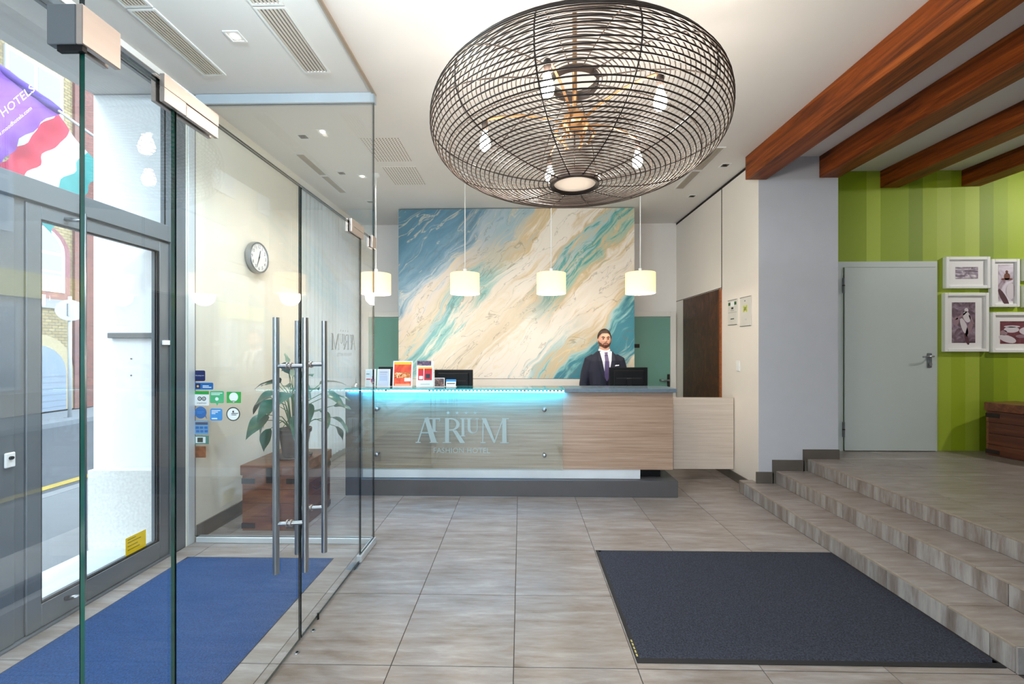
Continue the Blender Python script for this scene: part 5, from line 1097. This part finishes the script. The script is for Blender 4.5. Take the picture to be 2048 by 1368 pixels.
# facial features
for sx in (-1, 1):
    e = MB(); e.lathe([(.0005, -.012), (.005, -.010), (.0085, -.004), (.009, 0)], (PX + sx * .031, PY - .068, HZ + .010), 14, 'y'); ey = e.build('eye', MT.eyew, man, smooth=True)
    MB().lathe([(.0005, -.0150), (.0068, -.0128), (.0068, -.008)], (PX + sx * .031, PY - .068, HZ + .010), 12, 'y').build('iris', MT.iris, ey)
    MB().tube([(PX + sx * .014, PY - .086, HZ + .030), (PX + sx * .032, PY - .086, HZ + .036), (PX + sx * .049, PY - .074, HZ + .031)], [.0052, .006, .004], 6).build('eyebrow', MT.hair, man, smooth=True)
    MB().tube([(PX + sx * .019, PY - .081, HZ + .017), (PX + sx * .031, PY - .084, HZ + .021), (PX + sx * .044, PY - .077, HZ + .016)], [.0025, .003, .002], 6).build('eyelid', MT.skin, man, smooth=True)
MB().tube([(PX - .024, PY - .089, HZ - .062), (PX, PY - .097, HZ - .062), (PX + .024, PY - .089, HZ - .062)], [.003, .0055, .003], 8).build('lips', MT.lip, man, smooth=True)
def hairpt(u, v):
    a = 2 * PI * u; f = max(0, -math.sin(a)); lo = -.30 + 1.10 * (f ** .45); lo = min(lo, .70)
    b = lo + (PI / 2 * .999 - lo) * v; return headpt(a, b, .0015 + .012 * min(1, v * 3) + .006 * max(0, math.sin(b)))
MB().grid(hairpt, 40, 14).build('hair', MT.hair, man, smooth=True)
def beardpt(u, v):
    a = -PI + PI * u; s_ = abs(u - .5) * 2
    top = -.40 if s_ > .42 else -.47 - .12 * math.cos(s_ / .42 * PI / 2)
    top = -.08 if s_ > .82 else top + max(0, (s_ - .42)) * .55
    b = -1.32 + (top + 1.32) * v; return headpt(a, b, .004 + .003 * math.sin(PI * v))
MB().grid(beardpt, 40, 14).build('beard', MT.beard, man, smooth=True)
MB().tube([(PX - .032, PY - .088, HZ - .062), (PX - .026, PY - .096, HZ - .050), (PX, PY - .104, HZ - .046), (PX + .026, PY - .096, HZ - .050), (PX + .032, PY - .088, HZ - .062)], [.004, .005, .005, .005, .004], 8).build('moustache', MT.beard, man, smooth=True)
# jacket
mb = MB()
mb.loft([oval(0, 0, .78, .20, .135), oval(0, 0, .95, .195, .13), oval(0, 0, 1.10, .185, .125), oval(0, -.006, 1.27, .208, .132), oval(0, 0, 1.40, .195, .125), oval(0, .006, 1.455, .165, .10), oval(0, .012, 1.50, .115, .082), oval(0, .02, 1.525, .082, .074)])
for sx in (-1, 1):
    mb.tube([(PX + sx * .13, PY, 1.43), (PX + sx * .185, PY, 1.402), (PX + sx * .232, PY + .008, 1.25), (PX + sx * .256, PY + .02, 1.10), (PX + sx * .258, PY - .02, .98), (PX + sx * .252, PY - .06, .885)], [.062, .071, .064, .059, .053, .047], 14)
jk = remeshed(mb, 'jacket', MT.suit, man, .009, 4)
YF = PY - .137                     # front of the chest
def chesty(z): return PY - (.131 + .011 * math.exp(-((z - 1.27) / .10) ** 2)) if z < 1.40 else PY - .131 + (z - 1.40) * .58
def front(name, poly, mat, lift, par=man, thick=.004):
    mb = MB(); a = [mb.bm.verts.new((PX + x, chesty(z) - lift, z)) for x, z in poly]; b = [mb.bm.verts.new((v.co.x, v.co.y - thick, v.co.z)) for v in a]
    n = len(a)
    if n > 8:          # rungs of a ladder outline
        for L_ in (a, b):
            for i in range(n // 2 - 1): mb.bm.faces.new((L_[i], L_[i + 1], L_[n - 2 - i], L_[n - 1 - i]))
    else: mb.bm.faces.new(a); mb.bm.faces.new(b[::-1])
    for i in range(n): mb.bm.faces.new((a[i], b[i], b[(i + 1) % n], a[(i + 1) % n]))
    bmesh.ops.triangulate(mb.bm, faces=mb.bm.faces); return mb.build(name, mat, par)
def ladder(zs, l, r): return [(l(z), z) for z in zs] + [(r(z), z) for z in reversed(zs)]
zs = [1.16, 1.20, 1.25, 1.30, 1.35, 1.399, 1.44, 1.48, 1.515]
vw_ = lambda z: .006 + .072 * ((z - 1.16) / .355) ** .8
front('shirt', ladder(zs, lambda z: -vw_(z), lambda z: vw_(z)), MT.shirt, .016)
# collar ring
MB().loft([[(PX + rx * math.cos(2 * PI * k / 20), PY + .008 + ry * math.sin(2 * PI * k / 20), z - .022 * max(0, -math.sin(2 * PI * k / 20)) ** 2) for k in range(20)] for rx, ry, z in ((.080, .080, 1.49), (.071, .074, 1.548), (.064, .067, 1.548))], cap=False).build('shirt_collar', MT.shirt, man, smooth=True)
for sx in (-1, 1):
    front('collar_point', [(sx * .008, 1.502), (sx * .060, 1.522), (sx * .066, 1.49), (sx * .040, 1.458)], MT.shirt, .020)
    lz = [1.14, 1.20, 1.25, 1.30, 1.35, 1.399, 1.44, 1.48, 1.515]
    inn = lambda z: sx * (vw_(max(z, 1.16)) - .003); ou = lambda z: sx * (vw_(max(z, 1.16)) + .004 + .042 * max(0, math.sin(PI * min(1, max(0, (z - 1.14) / .40)))))
    front('lapel', ladder(lz, inn, ou), MT.suit, .019, thick=.005)
tz = [1.155, 1.20, 1.25, 1.30, 1.35, 1.399, 1.44, 1.475]
tw_ = lambda z: .003 + .034 * min(1, (z - 1.155) / .06) * (1 - .50 * (z - 1.155) / .32)
front('tie', ladder(tz, lambda z: -tw_(z), lambda z: tw_(z)), MT.tie, .022, thick=.005)
front('tie_knot', [(-.013, 1.47), (.013, 1.47), (.021, 1.508), (-.021, 1.505)], MT.tie, .027, thick=.006)
front('pocket_square', [(.098, 1.335), (.148, 1.343), (.146, 1.354), (.128, 1.351), (.112, 1.353), (.099, 1.345)], MT.shirt, .015)
for z in (1.12, 1.02): MB().lathe([(.009, 0), (.008, -.005)], (PX + .0, PY - .134, z), 12, 'y').build('button', MT.black, man)
mb = MB(); mb.loft([oval(0, 0, .74, .165, .12), oval(0, 0, .90, .175, .118), oval(0, 0, 1.0, .168, .112)])
for sx in (-1, 1): mb.tube([(PX + sx * .085, PY, .80), (PX + sx * .092, PY - .004, .50), (PX + sx * .092, PY + .008, .06)], [.094, .072, .062], 14)
remeshed(mb, 'trousers', MT.suit, man, .012, 3)
for sx in (-1, 1): MB().loft([[(PX + sx * .092 + .042 * math.cos(2 * PI * k / 14) , PY - .05 + .135 * math.sin(2 * PI * k / 14) * (1 if s_ < .06 else .62) + (0 if s_ < .06 else .045), s_) for k in range(14)] for s_ in (.001, .03, .055, .085)]).build('shoe', MT.shoe, man, smooth=True)

# ------------------------------------------------------------------ lamps of the raised area, unseen fill spots added behind the photographer
for k, (x, y, aim, pw) in enumerate(((6.6, 3.5, (5.0, 4.9, 1.4), 140), (4.6, 1.2, (4.6, 3.2, .4), 28), (1.0, -.9, (1.0, -.6, 0), 25), (-1.0, -.9, (-1.0, -.6, 0), 20))):
    r = thing('spot_lamp', (x, y, CEIL - .12), ('white ceiling spot aimed at the green wall', 'white ceiling spot over the raised floor', 'unseen fill spot added behind the photographer on the right', 'unseen fill spot added behind the photographer on the left')[k], 'spot lamp')
    MB().cyl((x, y), .05, CEIL - .12, CEIL - .001, 20).build('housing', MT.frame_w, r); MB().cyl((x, y), .042, CEIL - .1215, CEIL - .1205, 20).build('lens', emit('spot_face', srgb(255, 240, 220), 6), r)
    light('spot_lamp_light', 'SPOT', (x, y, CEIL - .14), pw, SOFT, spot_size=math.radians(130), spot_blend=.7, shadow_soft_size=.04, aim=aim)
